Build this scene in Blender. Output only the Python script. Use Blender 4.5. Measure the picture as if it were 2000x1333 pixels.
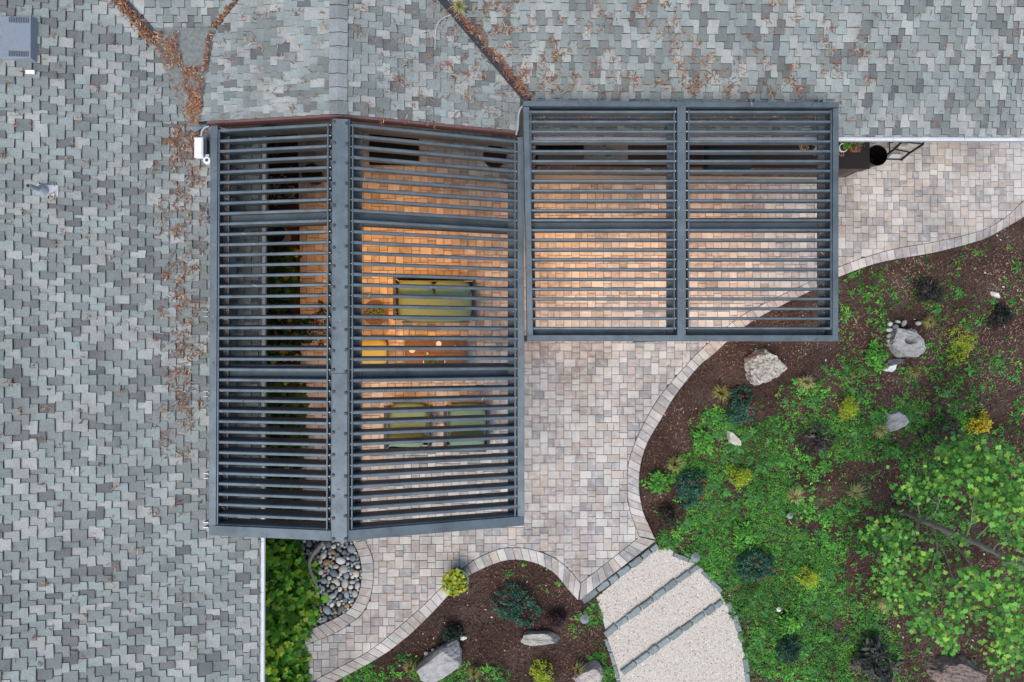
import bpy, math, random
import numpy as np
from mathutils import Vector, Matrix, Euler

for o in list(bpy.data.objects):
    bpy.data.objects.remove(o)
S = bpy.context.scene
C = S.collection
R = math.radians
rnd = random.Random(7)
npr = np.random.default_rng(11)

# ------------------------------------------------------------------ camera
H = 13.52
FPX = 1387.0
TILT_X, TILT_Y = 0.6, -2.0
cam = bpy.data.cameras.new('camera'); camo = bpy.data.objects.new('camera', cam); C.objects.link(camo)
cam.sensor_width = 36.0; cam.lens = FPX / 2000 * 36.0; cam.clip_end = 500; cam.clip_start = .05
camo.location = (0, 0, H); camo.rotation_euler = (R(TILT_X), R(TILT_Y), 0)
S.camera = camo
# ------------------------------------------------------------------ sky, sun, exposure
SUN_EL, SUN_AZ = 62, 205
w = bpy.data.worlds.new('World'); S.world = w; w.use_nodes = True
wn = w.node_tree.nodes; wl = w.node_tree.links
sky = wn.new('ShaderNodeTexSky'); sky.sky_type = 'NISHITA'; sky.sun_disc = False
sky.sun_elevation = R(SUN_EL); sky.sun_rotation = R(SUN_AZ); sky.air_density = 1.3; sky.dust_density = 3.0; sky.ozone_density = 1.0
bg = wn['Background']; bg.inputs['Strength'].default_value = 0.13
wl.new(sky.outputs[0], bg.inputs[0])
sl = bpy.data.lights.new('sun', 'SUN'); sl.energy = 1.5; sl.angle = R(40); sl.color = (1, .955, .89)
so = bpy.data.objects.new('sun', sl); C.objects.link(so)
az = R(SUN_AZ)
sd = Vector((math.sin(az) * math.cos(R(SUN_EL)), math.cos(az) * math.cos(R(SUN_EL)), math.sin(R(SUN_EL))))
so.rotation_euler = sd.to_track_quat('Z', 'Y').to_euler(); so.location = sd * 40
S.view_settings.view_transform = 'Standard'; S.view_settings.look = 'None'; S.view_settings.gamma = 1
S.view_settings.exposure = 0.47
S.render.resolution_x, S.render.resolution_y = 1024, 682

# ------------------------------------------------------------------ survey helpers: picture point + height -> place
RM = Euler((R(TILT_X), R(TILT_Y), 0)).to_matrix()
def ray(px, py):
    return RM @ Vector(((px - 1000) / FPX, -(py - 666.5) / FPX, -1))
def P(px, py, z=0.0):
    d = ray(px, py); t = (z - H) / d.z
    return Vector((d.x * t, d.y * t, z))
def solve_z(px, py, Y):
    lo, hi = 0., 8.
    for _ in range(50):
        m = (lo + hi) / 2
        if abs(P(px, py, m).y) > abs(Y): lo = m
        else: hi = m
    return lo
def mpp(z):            # metres per photo pixel at height z
    return (H - z) / FPX

# ------------------------------------------------------------------ mesh builder
class MB:
    def __init__(s): s.v = []; s.f = []; s.c = []
    def add(s, vs, fs, col=(.5, .5, .5)):
        n = len(s.v); s.v.extend([tuple(p) for p in vs])
        for f in fs: s.f.append([i + n for i in f]); s.c.append(col)
    def ring(s, rings, col, cap0=True, cap1=True):
        vs = [p for r in rings for p in r]; n = len(rings[0]); fs = []
        for i in range(len(rings) - 1):
            for j in range(n):
                a = i * n + j; b = i * n + (j + 1) % n
                fs.append((a, b, b + n, a + n))
        if cap0: fs.append(tuple(range(n))[::-1])
        if cap1: fs.append(tuple(range((len(rings) - 1) * n, len(rings) * n)))
        s.add(vs, fs, col)
    def box(s, c, d, col=(.5, .5, .5), rz=0, ch=0.0):
        cx, cy, cz = c; hx, hy, hz = d[0] / 2, d[1] / 2, d[2] / 2
        ca, sa = math.cos(rz), math.sin(rz)
        def rect(ix, iy, z):
            return [(cx + x * ca - y * sa, cy + x * sa + y * ca, z) for x, y in ((-ix, -iy), (ix, -iy), (ix, iy), (-ix, iy))]
        if ch <= 0: s.ring([rect(hx, hy, cz - hz), rect(hx, hy, cz + hz)], col)
        else: s.ring([rect(hx, hy, cz - hz), rect(hx, hy, cz + hz - ch), rect(hx - ch, hy - ch, cz + hz)], col)
    def bar(s, p0, p1, w, h, col=(.5, .5, .5), ch=.004, sect=None):
        """beam: its top centre line runs p0 to p1; plumb sides; width w, depth h"""
        p0 = Vector(p0); p1 = Vector(p1); d = (p1 - p0); sd_ = Vector((-d.y, d.x, 0)).normalized()
        if sect is None:
            sect = [(-w / 2, -h), (w / 2, -h), (w / 2, -ch), (w / 2 - ch, 0), (-w / 2 + ch, 0), (-w / 2, -ch)]
        s.ring([[p + sd_ * a + Vector((0, 0, b)) for a, b in sect] for p in (p0, p1)], col)
    def tube(s, pts, rad, n=6, col=(.5, .5, .5), caps=True):
        pts = [Vector(p) for p in pts]
        if not hasattr(rad, '__len__'): rad = [rad] * len(pts)
        rings = []
        for i, p in enumerate(pts):
            d = (pts[min(i + 1, len(pts) - 1)] - pts[max(i - 1, 0)]).normalized()
            a = d.orthogonal().normalized() if abs(d.z) > .9 else d.cross(Vector((0, 0, 1))).normalized()
            b = d.cross(a)
            rings.append([p + (a * math.cos(t) + b * math.sin(t)) * rad[i] for t in [2 * math.pi * k / n for k in range(n)]])
        s.ring(rings, col, caps, caps)
    def lathe(s, prof, c=(0, 0, 0), n=24, col=(.5, .5, .5), cap0=True, cap1=True):
        s.ring([[(c[0] + r * math.cos(2 * math.pi * k / n), c[1] + r * math.sin(2 * math.pi * k / n), c[2] + z) for k in range(n)] for r, z in prof], col, cap0, cap1)
    def prism(s, poly, z0, z1, bev, col):
        """poly: list of (x, y) CCW"""
        n = len(poly); cx = sum(p[0] for p in poly) / n; cy = sum(p[1] for p in poly) / n
        def ins(d):
            o = []
            for x, y in poly:
                dx, dy = cx - x, cy - y; L = math.hypot(dx, dy) or 1
                k = min(d * 1.4 / L, .5)
                o.append((x + dx * k, y + dy * k))
            return o
        s.ring([[(x, y, z0) for x, y in poly], [(x, y, z1 - bev) for x, y in poly], [(x, y, z1) for x, y in ins(bev)]], col, cap0=False)
    def build(s, name, mat, parent=None, world=False, smooth=False, loc=None):
        me = bpy.data.meshes.new(name)
        me.from_pydata(s.v, [], s.f)
        at = me.attributes.new('Col', 'FLOAT_COLOR', 'FACE')
        at.data.foreach_set('color', np.array([(c[0], c[1], c[2], 1.) for c in s.c], dtype=np.float32).ravel())
        if smooth: me.polygons.foreach_set('use_smooth', np.ones(len(me.polygons), dtype=bool))
        me.materials.append(mat)
        return link(name, me, parent, world, loc)

def link(name, me, parent=None, world=False, loc=None):
    o = bpy.data.objects.new(name, me); C.objects.link(o)
    if loc is not None: o.location = loc
    if parent is not None:
        o.parent = parent
        if world: o.matrix_parent_inverse = Matrix.Translation(-Vector(parent.location))
    return o
def tag(o, label=None, cat=None, group=None, kind=None):
    if label: o['label'] = label
    if cat: o['category'] = cat
    if group: o['group'] = group
    if kind: o['kind'] = kind
    return o
def thing(name, label, cat, loc, rz=0, group=None):
    o = bpy.data.objects.new(name, None); C.objects.link(o); o.empty_display_size = .1
    o.location = loc; o.rotation_euler = (0, 0, rz)
    return tag(o, label, cat, group)

def scatter(name, tv, tf, pos, yaw, pitch, roll, sc, cols, mat, parent=None, world=False, nrm=None):
    """many copies of a small template as one mesh"""
    tv = np.array(tv, dtype=np.float64); N = len(pos); k = len(tv)
    pos = np.asarray(pos, dtype=np.float64)
    sc = np.asarray(sc, dtype=np.float64)
    if sc.ndim == 1: sc = np.repeat(sc[:, None], 3, 1)
    v = tv[None] * sc[:, None, :]
    def rot(v, a, i, j):
        c, s_ = np.cos(a)[:, None], np.sin(a)[:, None]
        x, y = v[:, :, i].copy(), v[:, :, j].copy()
        v[:, :, i] = x * c - y * s_; v[:, :, j] = x * s_ + y * c
    rot(v, np.asarray(roll), 1, 2)
    rot(v, -np.asarray(pitch), 0, 2)
    v[:, :, 2] *= 1
    rot(v, np.asarray(yaw), 0, 1)
    v += pos[:, None, :]
    me = bpy.data.meshes.new(name)
    nf = len(tf); ln = np.array([len(f) for f in tf]); idx = np.array([i for f in tf for i in f])
    nl = int(ln.sum())
    me.vertices.add(N * k); me.vertices.foreach_set('co', v.ravel().astype(np.float32))
    me.loops.add(N * nl)
    me.loops.foreach_set('vertex_index', (idx[None] + (np.arange(N) * k)[:, None]).ravel().astype(np.int32))
    me.polygons.add(N * nf)
    st = np.concatenate([[0], np.cumsum(ln)[:-1]])
    me.polygons.foreach_set('loop_start', (st[None] + (np.arange(N) * nl)[:, None]).ravel().astype(np.int32))
    me.update(calc_edges=True)
    at = me.attributes.new('Col', 'FLOAT_COLOR', 'FACE')
    c4 = np.ones((N, 4), dtype=np.float32); c4[:, :3] = cols
    at.data.foreach_set('color', np.repeat(c4, nf, axis=0).ravel())
    me.materials.append(mat)
    return link(name, me, parent, world)

LEAF = ([(0, 0, 0), (.3, .2, .05), (.65, .19, .04), (1, 0, -.06), (.65, -.19, .04), (.3, -.2, .05)], [(0, 1, 2, 3), (0, 3, 4, 5)])
NEEDLE = ([(-.5, -.06, 0), (.5, -.03, .02), (.5, .03, .02), (-.5, .06, 0)], [(0, 1, 2, 3)])
CHIP = ([(-.5, -.2, 0), (.45, -.25, .1), (.55, .15, .1), (-.4, .22, 0), (0, 0, .22)], [(0, 1, 4), (1, 2, 4), (2, 3, 4), (3, 0, 4)])
TULIP = ([(0, 0, 0), (.12, .42, .05), (.5, .30, .03), (.62, .52, -.04), (.95, .30, -.04), (.86, 0, 0), (.95, -.30, -.04), (.62, -.52, -.04), (.5, -.30, .03), (.12, -.42, .05)],
         [(5, 4, 3, 2, 1, 0), (0, 9, 8, 7, 6, 5)])
OCTA = ([(1, 0, 0), (0, 1, 0), (-1, 0, 0), (0, -1, 0), (0, 0, .8)], [(0, 1, 4), (1, 2, 4), (2, 3, 4), (3, 0, 4)])

# ------------------------------------------------------------------ materials
def mat(name, col=None, rough=.7, metal=0., noise=0., nscale=8., bump=0., bscale=60., blotch=None, spec=.2, emit=None, trans=0., stain=None):
    m = bpy.data.materials.new(name); m.use_nodes = True
    n = m.node_tree.nodes; l = m.node_tree.links; b = n['Principled BSDF']
    b.inputs['Roughness'].default_value = rough; b.inputs['Metallic'].default_value = metal
    if spec is not None: b.inputs['Specular IOR Level'].default_value = spec
    geo = n.new('ShaderNodeNewGeometry')
    if col is None:
        a = n.new('ShaderNodeAttribute'); a.attribute_name = 'Col'; src = a.outputs['Color']
    else:
        r_ = n.new('ShaderNodeRGB'); r_.outputs[0].default_value = (*col, 1); src = r_.outputs[0]
    if blotch:
        bc, bs, ba = blotch
        t = n.new('ShaderNodeTexNoise'); t.inputs['Scale'].default_value = bs; t.inputs['Detail'].default_value = 3; l.new(geo.outputs['Position'], t.inputs['Vector'])
        mr = n.new('ShaderNodeMapRange'); mr.inputs[1].default_value = .48; mr.inputs[2].default_value = .66; mr.inputs[3].default_value = 0; mr.inputs[4].default_value = ba
        l.new(t.outputs['Fac'], mr.inputs[0])
        mx = n.new('ShaderNodeMix'); mx.data_type = 'RGBA'; l.new(mr.outputs[0], mx.inputs['Factor']); l.new(src, mx.inputs['A']); mx.inputs['B'].default_value = (*bc, 1)
        src = mx.outputs['Result']
    if stain:
        t = n.new('ShaderNodeTexNoise'); t.inputs['Scale'].default_value = stain[0]; t.inputs['Detail'].default_value = 7; t.inputs['Roughness'].default_value = .7; l.new(geo.outputs['Position'], t.inputs['Vector'])
        mr = n.new('ShaderNodeMapRange'); mr.inputs[1].default_value = .36; mr.inputs[2].default_value = .56; mr.inputs[3].default_value = 1 - stain[1]; mr.inputs[4].default_value = 1
        l.new(t.outputs['Fac'], mr.inputs[0]); mx = n.new('ShaderNodeVectorMath'); mx.operation = 'SCALE'; l.new(src, mx.inputs[0]); l.new(mr.outputs[0], mx.inputs['Scale']); src = mx.outputs[0]
    if noise > 0:
        t = n.new('ShaderNodeTexNoise'); t.inputs['Scale'].default_value = nscale; t.inputs['Detail'].default_value = 6; t.inputs['Roughness'].default_value = .65
        l.new(geo.outputs['Position'], t.inputs['Vector'])
        mr = n.new('ShaderNodeMapRange'); mr.inputs[1].default_value = .25; mr.inputs[2].default_value = .75; mr.inputs[3].default_value = 1 - noise; mr.inputs[4].default_value = 1 + noise
        l.new(t.outputs['Fac'], mr.inputs[0])
        mx = n.new('ShaderNodeVectorMath'); mx.operation = 'SCALE'; l.new(src, mx.inputs[0]); l.new(mr.outputs[0], mx.inputs['Scale'])
        src = mx.outputs[0]
    l.new(src, b.inputs['Base Color'])
    if bump > 0:
        t = n.new('ShaderNodeTexNoise'); t.inputs['Scale'].default_value = bscale; t.inputs['Detail'].default_value = 5; l.new(geo.outputs['Position'], t.inputs['Vector'])
        bp = n.new('ShaderNodeBump'); bp.inputs['Strength'].default_value = bump; bp.inputs['Distance'].default_value = .01
        l.new(t.outputs['Fac'], bp.inputs['Height']); l.new(bp.outputs[0], b.inputs['Normal'])
    if emit: b.inputs['Emission Color'].default_value = (*emit[0], 1); b.inputs['Emission Strength'].default_value = emit[1]
    if trans > 0:
        tr = n.new('ShaderNodeBsdfTranslucent'); l.new(src, tr.inputs[0]); ms = n.new('ShaderNodeMixShader'); ms.inputs[0].default_value = trans
        l.new(b.outputs[0], ms.inputs[1]); l.new(tr.outputs[0], ms.inputs[2]); l.new(ms.outputs[0], n['Material Output'].inputs[0])
    return m
M = {}
M['shingle'] = mat('asphalt_granules', rough=.95, noise=.5, nscale=95, bump=.6, bscale=150, blotch=((.235, .24, .23), 3.1, .4), stain=(1.6, .18), spec=.1)
M['deck'] = mat('roofing_felt', (.05, .052, .055), rough=.95, noise=.2, nscale=30)
M['membrane'] = mat('roof_membrane', (.17, .185, .18), rough=.95, noise=.35, nscale=18, bump=.3, bscale=60, spec=.2)
M['paver'] = mat('concrete_paver', rough=.85, noise=.13, nscale=60, bump=.25, bscale=140, blotch=((.60, .59, .575), 9.0, .5), stain=(1.1, .32), spec=.15)
M['sand'] = mat('joint_sand', (.10, .085, .075), rough=.98, noise=.4, nscale=80)
M['metal'] = mat('powder_coat', (.122, .155, .178), rough=.55, metal=.5, stain=(2.2, .25), noise=.2, nscale=5, bump=.05, bscale=300, spec=.4)
M['metal_dark'] = mat('powder_coat_charcoal', (.045, .055, .068), rough=.5, noise=.2, nscale=10)
M['bolt'] = mat('bolt_steel', (.06, .07, .085), rough=.45)
M['steel'] = mat('bright_steel', (.30, .31, .34), rough=.4, metal=.8, noise=.1)
M['fascia'] = mat('painted_fascia', (.15, .085, .085), rough=.6, noise=.25, nscale=20)
M['gutter'] = mat('gutter_metal', (.26, .29, .31), rough=.5, noise=.1)
M['wall'] = mat('stucco', (.42, .37, .32), rough=.95, noise=.15, nscale=20, bump=.3)
M['white'] = mat('white_plastic', (.82, .83, .86), rough=.35)
M['black'] = mat('black_plastic', (.012, .012, .014), rough=.55)
M['attr'] = mat('painted', rough=.6, noise=.12, nscale=25)
M['attr_gloss'] = mat('glazed', rough=.25, noise=.1, nscale=20)
M['leaf'] = mat('leaf', rough=.55, noise=.22, nscale=25, trans=.25, spec=.35)
M['litter'] = mat('dry_needles', rough=.9, noise=.3, nscale=60)
M['soil'] = mat('bark_soil', (.052, .032, .026), rough=.98, noise=.7, nscale=38, bump=.9, bscale=70, blotch=((.10, .075, .062), 1.3, .5))
M['mulch'] = mat('bark_chips', rough=.95, noise=.3, nscale=90)
M['gravel'] = mat('pale_gravel', (.54, .505, .455), rough=.95, noise=.45, nscale=110, bump=.9, bscale=130)
M['gravel_stone'] = mat('gravel_stones', rough=.9, noise=.12, nscale=90)
M['slate'] = mat('blue_slate', rough=.85, noise=.35, nscale=22, bump=.6, bscale=45)
M['rock'] = mat('rock', rough=.95, noise=.5, nscale=18, bump=1.0, bscale=34, blotch=((.11, .10, .09), 20, .7))
M['rock_smooth'] = mat('smooth_rock', rough=.9, noise=.3, nscale=9, bump=.4, bscale=40, blotch=((.20, .20, .19), 7, .4))
M['fabric'] = mat('green_fabric', (.165, .265, .175), rough=.95, noise=.1, nscale=120, bump=.3, bscale=300)
M['yellow'] = mat('yellow_fabric', (.40, .40, .15), rough=.95, noise=.15, nscale=60, bump=.3, bscale=200)
M['wood'] = mat('teak', rough=.5, noise=.3, nscale=12)
M['bark'] = mat('grey_bark', (.28, .255, .235), rough=.95, noise=.35, nscale=18, bump=.7, bscale=40)
M['lamp'] = mat('lamp_lens', (.9, .8, .6), emit=((1, .62, .28), 6.0))

# perforated gutter guard: rows of punched holes in pale metal
def guard_mat():
    m = mat('perforated_guard', (.62, .65, .69), rough=.45, noise=.12, nscale=3)
    n = m.node_tree.nodes; l = m.node_tree.links; b = n['Principled BSDF']
    src = b.inputs['Base Color'].links[0].from_socket
    geo = n.new('ShaderNodeNewGeometry'); v = n.new('ShaderNodeTexVoronoi'); v.inputs['Scale'].default_value = 62; v.inputs['Randomness'].default_value = .12
    l.new(geo.outputs['Position'], v.inputs['Vector'])
    lt = n.new('ShaderNodeMath'); lt.operation = 'LESS_THAN'; l.new(v.outputs['Distance'], lt.inputs[0]); lt.inputs[1].default_value = .30
    mx = n.new('ShaderNodeMix'); mx.data_type = 'RGBA'; l.new(lt.outputs[0], mx.inputs['Factor']); l.new(src, mx.inputs['A']); mx.inputs['B'].default_value = (.05, .05, .06, 1)
    l.new(mx.outputs['Result'], b.inputs['Base Color'])
    return m
M['guard'] = guard_mat()
def pebble_mat():
    m = mat('river_pebble', (.5, .5, .5), rough=.6, noise=.25, nscale=40)
    n = m.node_tree.nodes; l = m.node_tree.links; b = n['Principled BSDF']
    oi = n.new('ShaderNodeObjectInfo'); cr = n.new('ShaderNodeValToRGB'); cr.color_ramp.interpolation = 'CONSTANT'
    cols = [(.18, .22, .235), (.40, .41, .40), (.10, .125, .145), (.55, .51, .44), (.24, .285, .30), (.50, .49, .47), (.34, .22, .11), (.28, .32, .32), (.64, .62, .58), (.15, .18, .20), (.20, .25, .27), (.36, .38, .37), (.58, .55, .49), (.12, .14, .155)]; cols = [tuple(min(.7, v * 1.18) for v in c) for c in cols]
    e = cr.color_ramp.elements
    for i, c in enumerate(cols):
        x = e[0] if i == 0 else (e[1] if i == 1 else e.new(i / len(cols)))
        x.position = i / len(cols); x.color = (*c, 1)
    l.new(oi.outputs['Random'], cr.inputs[0])
    for nd in n:
        if nd.type == 'VECT_MATH': l.new(cr.outputs[0], nd.inputs[0])
    return m
M['pebble'] = pebble_mat()

# ------------------------------------------------------------------ polygon tools
def clip(poly, hp):
    for a, b, c in hp:                       # keep a x + b y <= c
        out = []
        for i in range(len(poly)):
            p, q = poly[i], poly[(i + 1) % len(poly)]
            dp, dq = a * p[0] + b * p[1] - c, a * q[0] + b * q[1] - c
            if dp <= 0: out.append(p)
            if dp * dq < 0:
                t = dp / (dp - dq); out.append((p[0] + (q[0] - p[0]) * t, p[1] + (q[1] - p[1]) * t))
        poly = out
        if len(poly) < 3: return []
    return poly
def area(p): return sum(p[i][0] * p[(i + 1) % len(p)][1] - p[(i + 1) % len(p)][0] * p[i][1] for i in range(len(p))) / 2
def inside(pt, poly):
    x, y = pt; r = False; j = len(poly) - 1
    for i in range(len(poly)):
        xi, yi = poly[i][0], poly[i][1]; xj, yj = poly[j][0], poly[j][1]
        if (yi > y) != (yj > y) and x < (xj - xi) * (y - yi) / (yj - yi) + xi: r = not r
        j = i
    return r
def hp_line(p, q, keep):                     # half plane through p,q that contains keep
    a, b = -(q[1] - p[1]), q[0] - p[0]; c = a * p[0] + b * p[1]
    if a * keep[0] + b * keep[1] > c: a, b, c = -a, -b, -c
    return (a, b, c)
def smooth_path(pts, k=6):
    o = []
    for i in range(len(pts) - 1):
        p0 = pts[max(i - 1, 0)]; p1 = pts[i]; p2 = pts[i + 1]; p3 = pts[min(i + 2, len(pts) - 1)]
        for j in range(k):
            t = j / k
            o.append(tuple(.5 * (2 * b + (c - a) * t + (2 * a - 5 * b + 4 * c - d) * t * t + (3 * b - a - 3 * c + d) * t ** 3) for a, b, c, d in zip(p0, p1, p2, p3)))
    o.append(tuple(pts[-1])); return o
def resample(pts, n):
    L = [0]
    for i in range(len(pts) - 1): L.append(L[-1] + math.dist(pts[i], pts[i + 1]))
    o = []
    for k in range(n + 1):
        t = L[-1] * k / n; i = 0
        while i < len(pts) - 2 and L[i + 1] < t: i += 1
        f = (t - L[i]) / max(L[i + 1] - L[i], 1e-9)
        o.append(tuple(a + (b - a) * f for a, b in zip(pts[i], pts[i + 1])))
    return o, L[-1]
def W(pts, z=0.0): return [tuple(P(x, y, z)[:2]) for x, y in pts]

# ================================================================== GROUND
g = MB()
N = 60
gx = np.linspace(-12, 14, N); gy = np.linspace(-11, 11, N)
vs = []; fs = []
for j in range(N):
    for i in range(N):
        vs.append((gx[i], gy[j], -.075))
for j in range(N - 1):
    for i in range(N - 1): fs.append((j * N + i, j * N + i + 1, (j + 1) * N + i + 1, (j + 1) * N + i))
g.add(vs, fs)
BIG = 150
g.add([(-BIG, -BIG, -.078), (BIG, -BIG, -.078), (BIG, BIG, -.078), (-BIG, BIG, -.078)], [(0, 1, 2, 3)])
tag(g.build('ground', M['soil']), kind='structure')

# ================================================================== PATIO
IN_A = [(2060, 340), (2000, 392), (1965, 424), (1930, 445), (1895, 457), (1825, 473), (1755, 485), (1702, 499), (1638, 522), (1590, 547), (1530, 575), (1460, 610), (1420, 638), (1386, 668), (1362, 690), (1334, 720), (1315, 742), (1293, 769), (1274, 797), (1252, 838), (1235, 879), (1227, 908), (1225, 942), (1227, 980), (1235, 1012), (1249, 1048)]
OUT_A = [(2065, 375), (2000, 424), (1965, 445), (1930, 464), (1895, 476), (1825, 494), (1755, 506), (1702, 518), (1638, 542), (1600, 561), (1545, 588), (1480, 622), (1440, 650), (1400, 687), (1384, 700), (1365, 716), (1334, 753), (1315, 779), (1293, 816), (1274, 848), (1265, 864), (1255, 892), (1250, 917), (1248, 942), (1250, 971), (1258, 1005), (1268, 1027), (1280, 1054)]
IN_B = [(1249, 1049), (1134.6, 1139)]
OUT_B = [(1281, 1057), (1132, 1173)]
IN_C = [(1134, 1140), (1112, 1113), (1086, 1092), (1060, 1080), (1027, 1071.5), (995, 1069.6), (962, 1077), (930, 1092), (907, 1108), (865, 1145), (832, 1178), (800, 1207), (787, 1218), (745, 1254), (709, 1279), (656, 1307), (617, 1328), (560, 1362)]
OUT_C = [(1129, 1173), (1112, 1155), (1087, 1124), (1060, 1106), (1027, 1095.6), (995, 1094), (962, 1103), (933, 1116), (910, 1129), (881, 1158), (842, 1200), (800, 1241), (794, 1245), (766, 1268), (727, 1293), (681, 1318), (653, 1333), (590, 1372)]
IN_D = [(690, 1010), (714, 1058), (727, 1087), (730, 1115), (727, 1151), (720, 1176), (706, 1201), (684, 1218), (656, 1236), (596, 1261), (545, 1283)]
OUT_D = [(668, 1022), (691, 1064), (702, 1087), (706, 1115), (704, 1147), (695, 1172), (681, 1192), (652, 1209), (603, 1231), (535, 1259)]
inA, inC, inD = (smooth_path(W(q)) for q in (IN_A, IN_C, IN_D))
outA, outC, outD = (smooth_path(W(q)) for q in (OUT_A, OUT_C, OUT_D))
inB, outB = W(IN_B), W(OUT_B)
poly = inA + inB + inC[1:] + W([(540, 1362), (520, 1292)]) + inD[::-1] + W([(588, 1000), (585, 480), (580, 232), (2100, 232)])
if area(poly) < 0: poly = poly[::-1]
segs = [(poly[i], poly[(i + 1) % len(poly)]) for i in range(len(poly))]
segA = np.array([s[0] for s in segs]); segB = np.array([s[1] for s in segs])

patio = MB()
patio.add([(*p, -.022) for p in poly], [tuple(range(len(poly)))])
patio_o = tag(patio.build('patio', M['sand']), kind='structure')
PAVE = [((.515, .495, .465), 42), ((.455, .395, .35), 21), ((.345, .335, .335), 17), ((.42, .38, .365), 20)]
def pcol():
    r_ = rnd.random() * 100
    for c, wt in PAVE:
        r_ -= wt
        if r_ < 0: break
    k = rnd.uniform(.88, 1.1)
    return tuple(x * k for x in c)
U = .1524
o0 = P(1054.7, 717.1); GAP = .0035
pieces = []
def emit_piece(x0, y0, x1, y1):
    r4 = [(x0 + GAP, y0 + GAP), (x1 - GAP, y0 + GAP), (x1 - GAP, y1 - GAP), (x0 + GAP, y1 - GAP)]
    ins = [inside(q, poly) for q in r4]
    if not any(ins): return
    q = r4
    if True:
        cx, cy = (x0 + x1) / 2, (y0 + y1) / 2
        d = segB - segA; L2 = (d ** 2).sum(1) + 1e-12
        t = np.clip(((np.array([cx, cy]) - segA) * d).sum(1) / L2, 0, 1)
        dist = np.hypot(*((segA + d * t[:, None]) - np.array([cx, cy])).T)
        near = [i for i in np.where(dist < .16)[0]]
        if near:
            near.sort(key=lambda i: dist[i]); near = near[:2]
            for i in near:
                a = segs[i][0]; b = segs[i][1]; nx, ny = (b[1] - a[1]), -(b[0] - a[0]); Ln = math.hypot(nx, ny) or 1
                nx /= Ln; ny /= Ln
                q = clip(q, [(nx, ny, nx * a[0] + ny * a[1] - .003)])
                if not q: return
        elif not all(ins): return
    if len(q) < 3 or abs(area(q)) < .0015: return
    pieces.append((q, abs(area(q)), (cx, cy)))
for I in range(-12, 22):
    for J in range(-12, 14):
        X0 = o0.x + I * 4 * U; Y0 = o0.y - J * 4 * U      # rows run down the picture
        def sq(c, r_): emit_piece(X0 + c * U, Y0 - (r_ + 1) * U, X0 + (c + 1) * U, Y0 - r_ * U)
        def strip(c, r_, vert):
            if rnd.random() < (.3 if vert else .78): parts = [1.5, 1.5]
            else: parts = rnd.choice([[.75, .75, 1.5], [1.5, .75, .75]])
            t = 0
            for p in parts:
                if vert: emit_piece(X0 + c * U, Y0 - (r_ + t + p) * U, X0 + (c + 1) * U, Y0 - (r_ + t) * U)
                else: emit_piece(X0 + (c + t) * U, Y0 - (r_ + 1) * U, X0 + (c + t + p) * U, Y0 - r_ * U)
                t += p
        strip(0, 0, True); strip(2, 2, True); strip(1, 1, False); strip(3, 3, False)
        sq(1, 0); sq(3, 0); sq(1, 2); sq(3, 2)
def ctrpx(p):
    v = RM.transposed() @ (Vector((p[0], p[1], 0)) - Vector((0, 0, H)))
    return 1000 + FPX * v.x / -v.z, 666.5 - FPX * v.y / -v.z
cand = []
for i, (q, a, c) in enumerate(pieces):
    x, y = ctrpx(c)
    openair = (1030 < x < 1380 and 672 < y < 1140) or (1645 < x < 1990 and 280 < y < 540) or (600 < x < 1000 and 1050 < y < 1330)
    if openair: cand.append((-a, i))
single = set(i for _, i in sorted(cand)[:285])
joined = MB()
for i, (q, a, c) in enumerate(pieces):
    if area(q) < 0: q = q[::-1]
    z1 = rnd.uniform(-.002, .002)
    col = pcol()
    if i in single:
        m = MB(); m.prism([(x - c[0], y - c[1]) for x, y in q], -.05, z1, .0035, col)
        m.build('paver', M['paver'], patio_o, loc=(c[0], c[1], 0))
    else:
        joined.prism(q, -.05, z1, .0035, col)
tag(joined.build('pavers', M['paver'], patio_o), kind='stuff')
# the border course, one paver after another along each curve
def border(i_, o_, pitch=.150):
    _, L1 = resample(i_, 2); _, L2 = resample(o_, 2); n = max(2, round((L1 + L2) / 2 / pitch))
    a, _ = resample(i_, n); b, _ = resample(o_, n)
    for k in range(n):
        q = [Vector(a[k]), Vector(b[k]), Vector(b[k + 1]), Vector(a[k + 1])]
        ce = sum(q, Vector((0, 0))) / 4
        q = [p + (ce - p).normalized() * .006 for p in q]
        pl = [(p.x - ce.x, p.y - ce.y) for p in q]
        if area(pl) < 0: pl = pl[::-1]
        m = MB(); m.prism(pl, -.06, .004 + rnd.uniform(-.002, .002), .004, pcol())
        m.build('edge_paver', M['paver'], patio_o, loc=(ce.x, ce.y, 0))
for a, b in ((inA, outA), (inB, outB), (inC, outC), (inD, outD)): border(a, b)

# ================================================================== HOUSE
EAVE = 2.85
class Slope:
    def __init__(s, O, u, v, p):
        s.O = Vector(O); s.u = Vector(u).normalized(); s.v = Vector(v).normalized(); s.p = p
    def pt(s, a, b, off=0.): return (s.O.x + a * s.u.x + b * s.v.x, s.O.y + a * s.u.y + b * s.v.y, s.O.z + s.p * b + off)
    def inv(s, X, Y):
        d = Vector((X - s.O.x, Y - s.O.y)); return (d.dot(s.u), d.dot(s.v))
    def uv(s, px, py, off=0.):
        d = ray(px, py); n = Vector((-s.p * s.v.x, -s.p * s.v.y, 1)); cc = Vector((0, 0, H))
        t = n.dot(s.O + Vector((0, 0, off)) - cc) / n.dot(d); q = cc + d * t
        return s.inv(q.x, q.y)
    def at(s, px, py, off=0.): return Vector(s.pt(*s.uv(px, py), off))
eL = P(504, 1100, EAVE)
SL = Slope(eL, (0, 1), (-1, 0), .25)                                   # left wing, falls to the right
m0, m1 = P(1060, 263, EAVE), P(1900, 264.5, EAVE)
ud = (m1 - m0); ud = Vector((ud.x, ud.y)).normalized()
SM = Slope(m0, ud, (-ud.y, ud.x), .25)                                 # back wing, falls down the picture
ZR = 3.66
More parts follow.
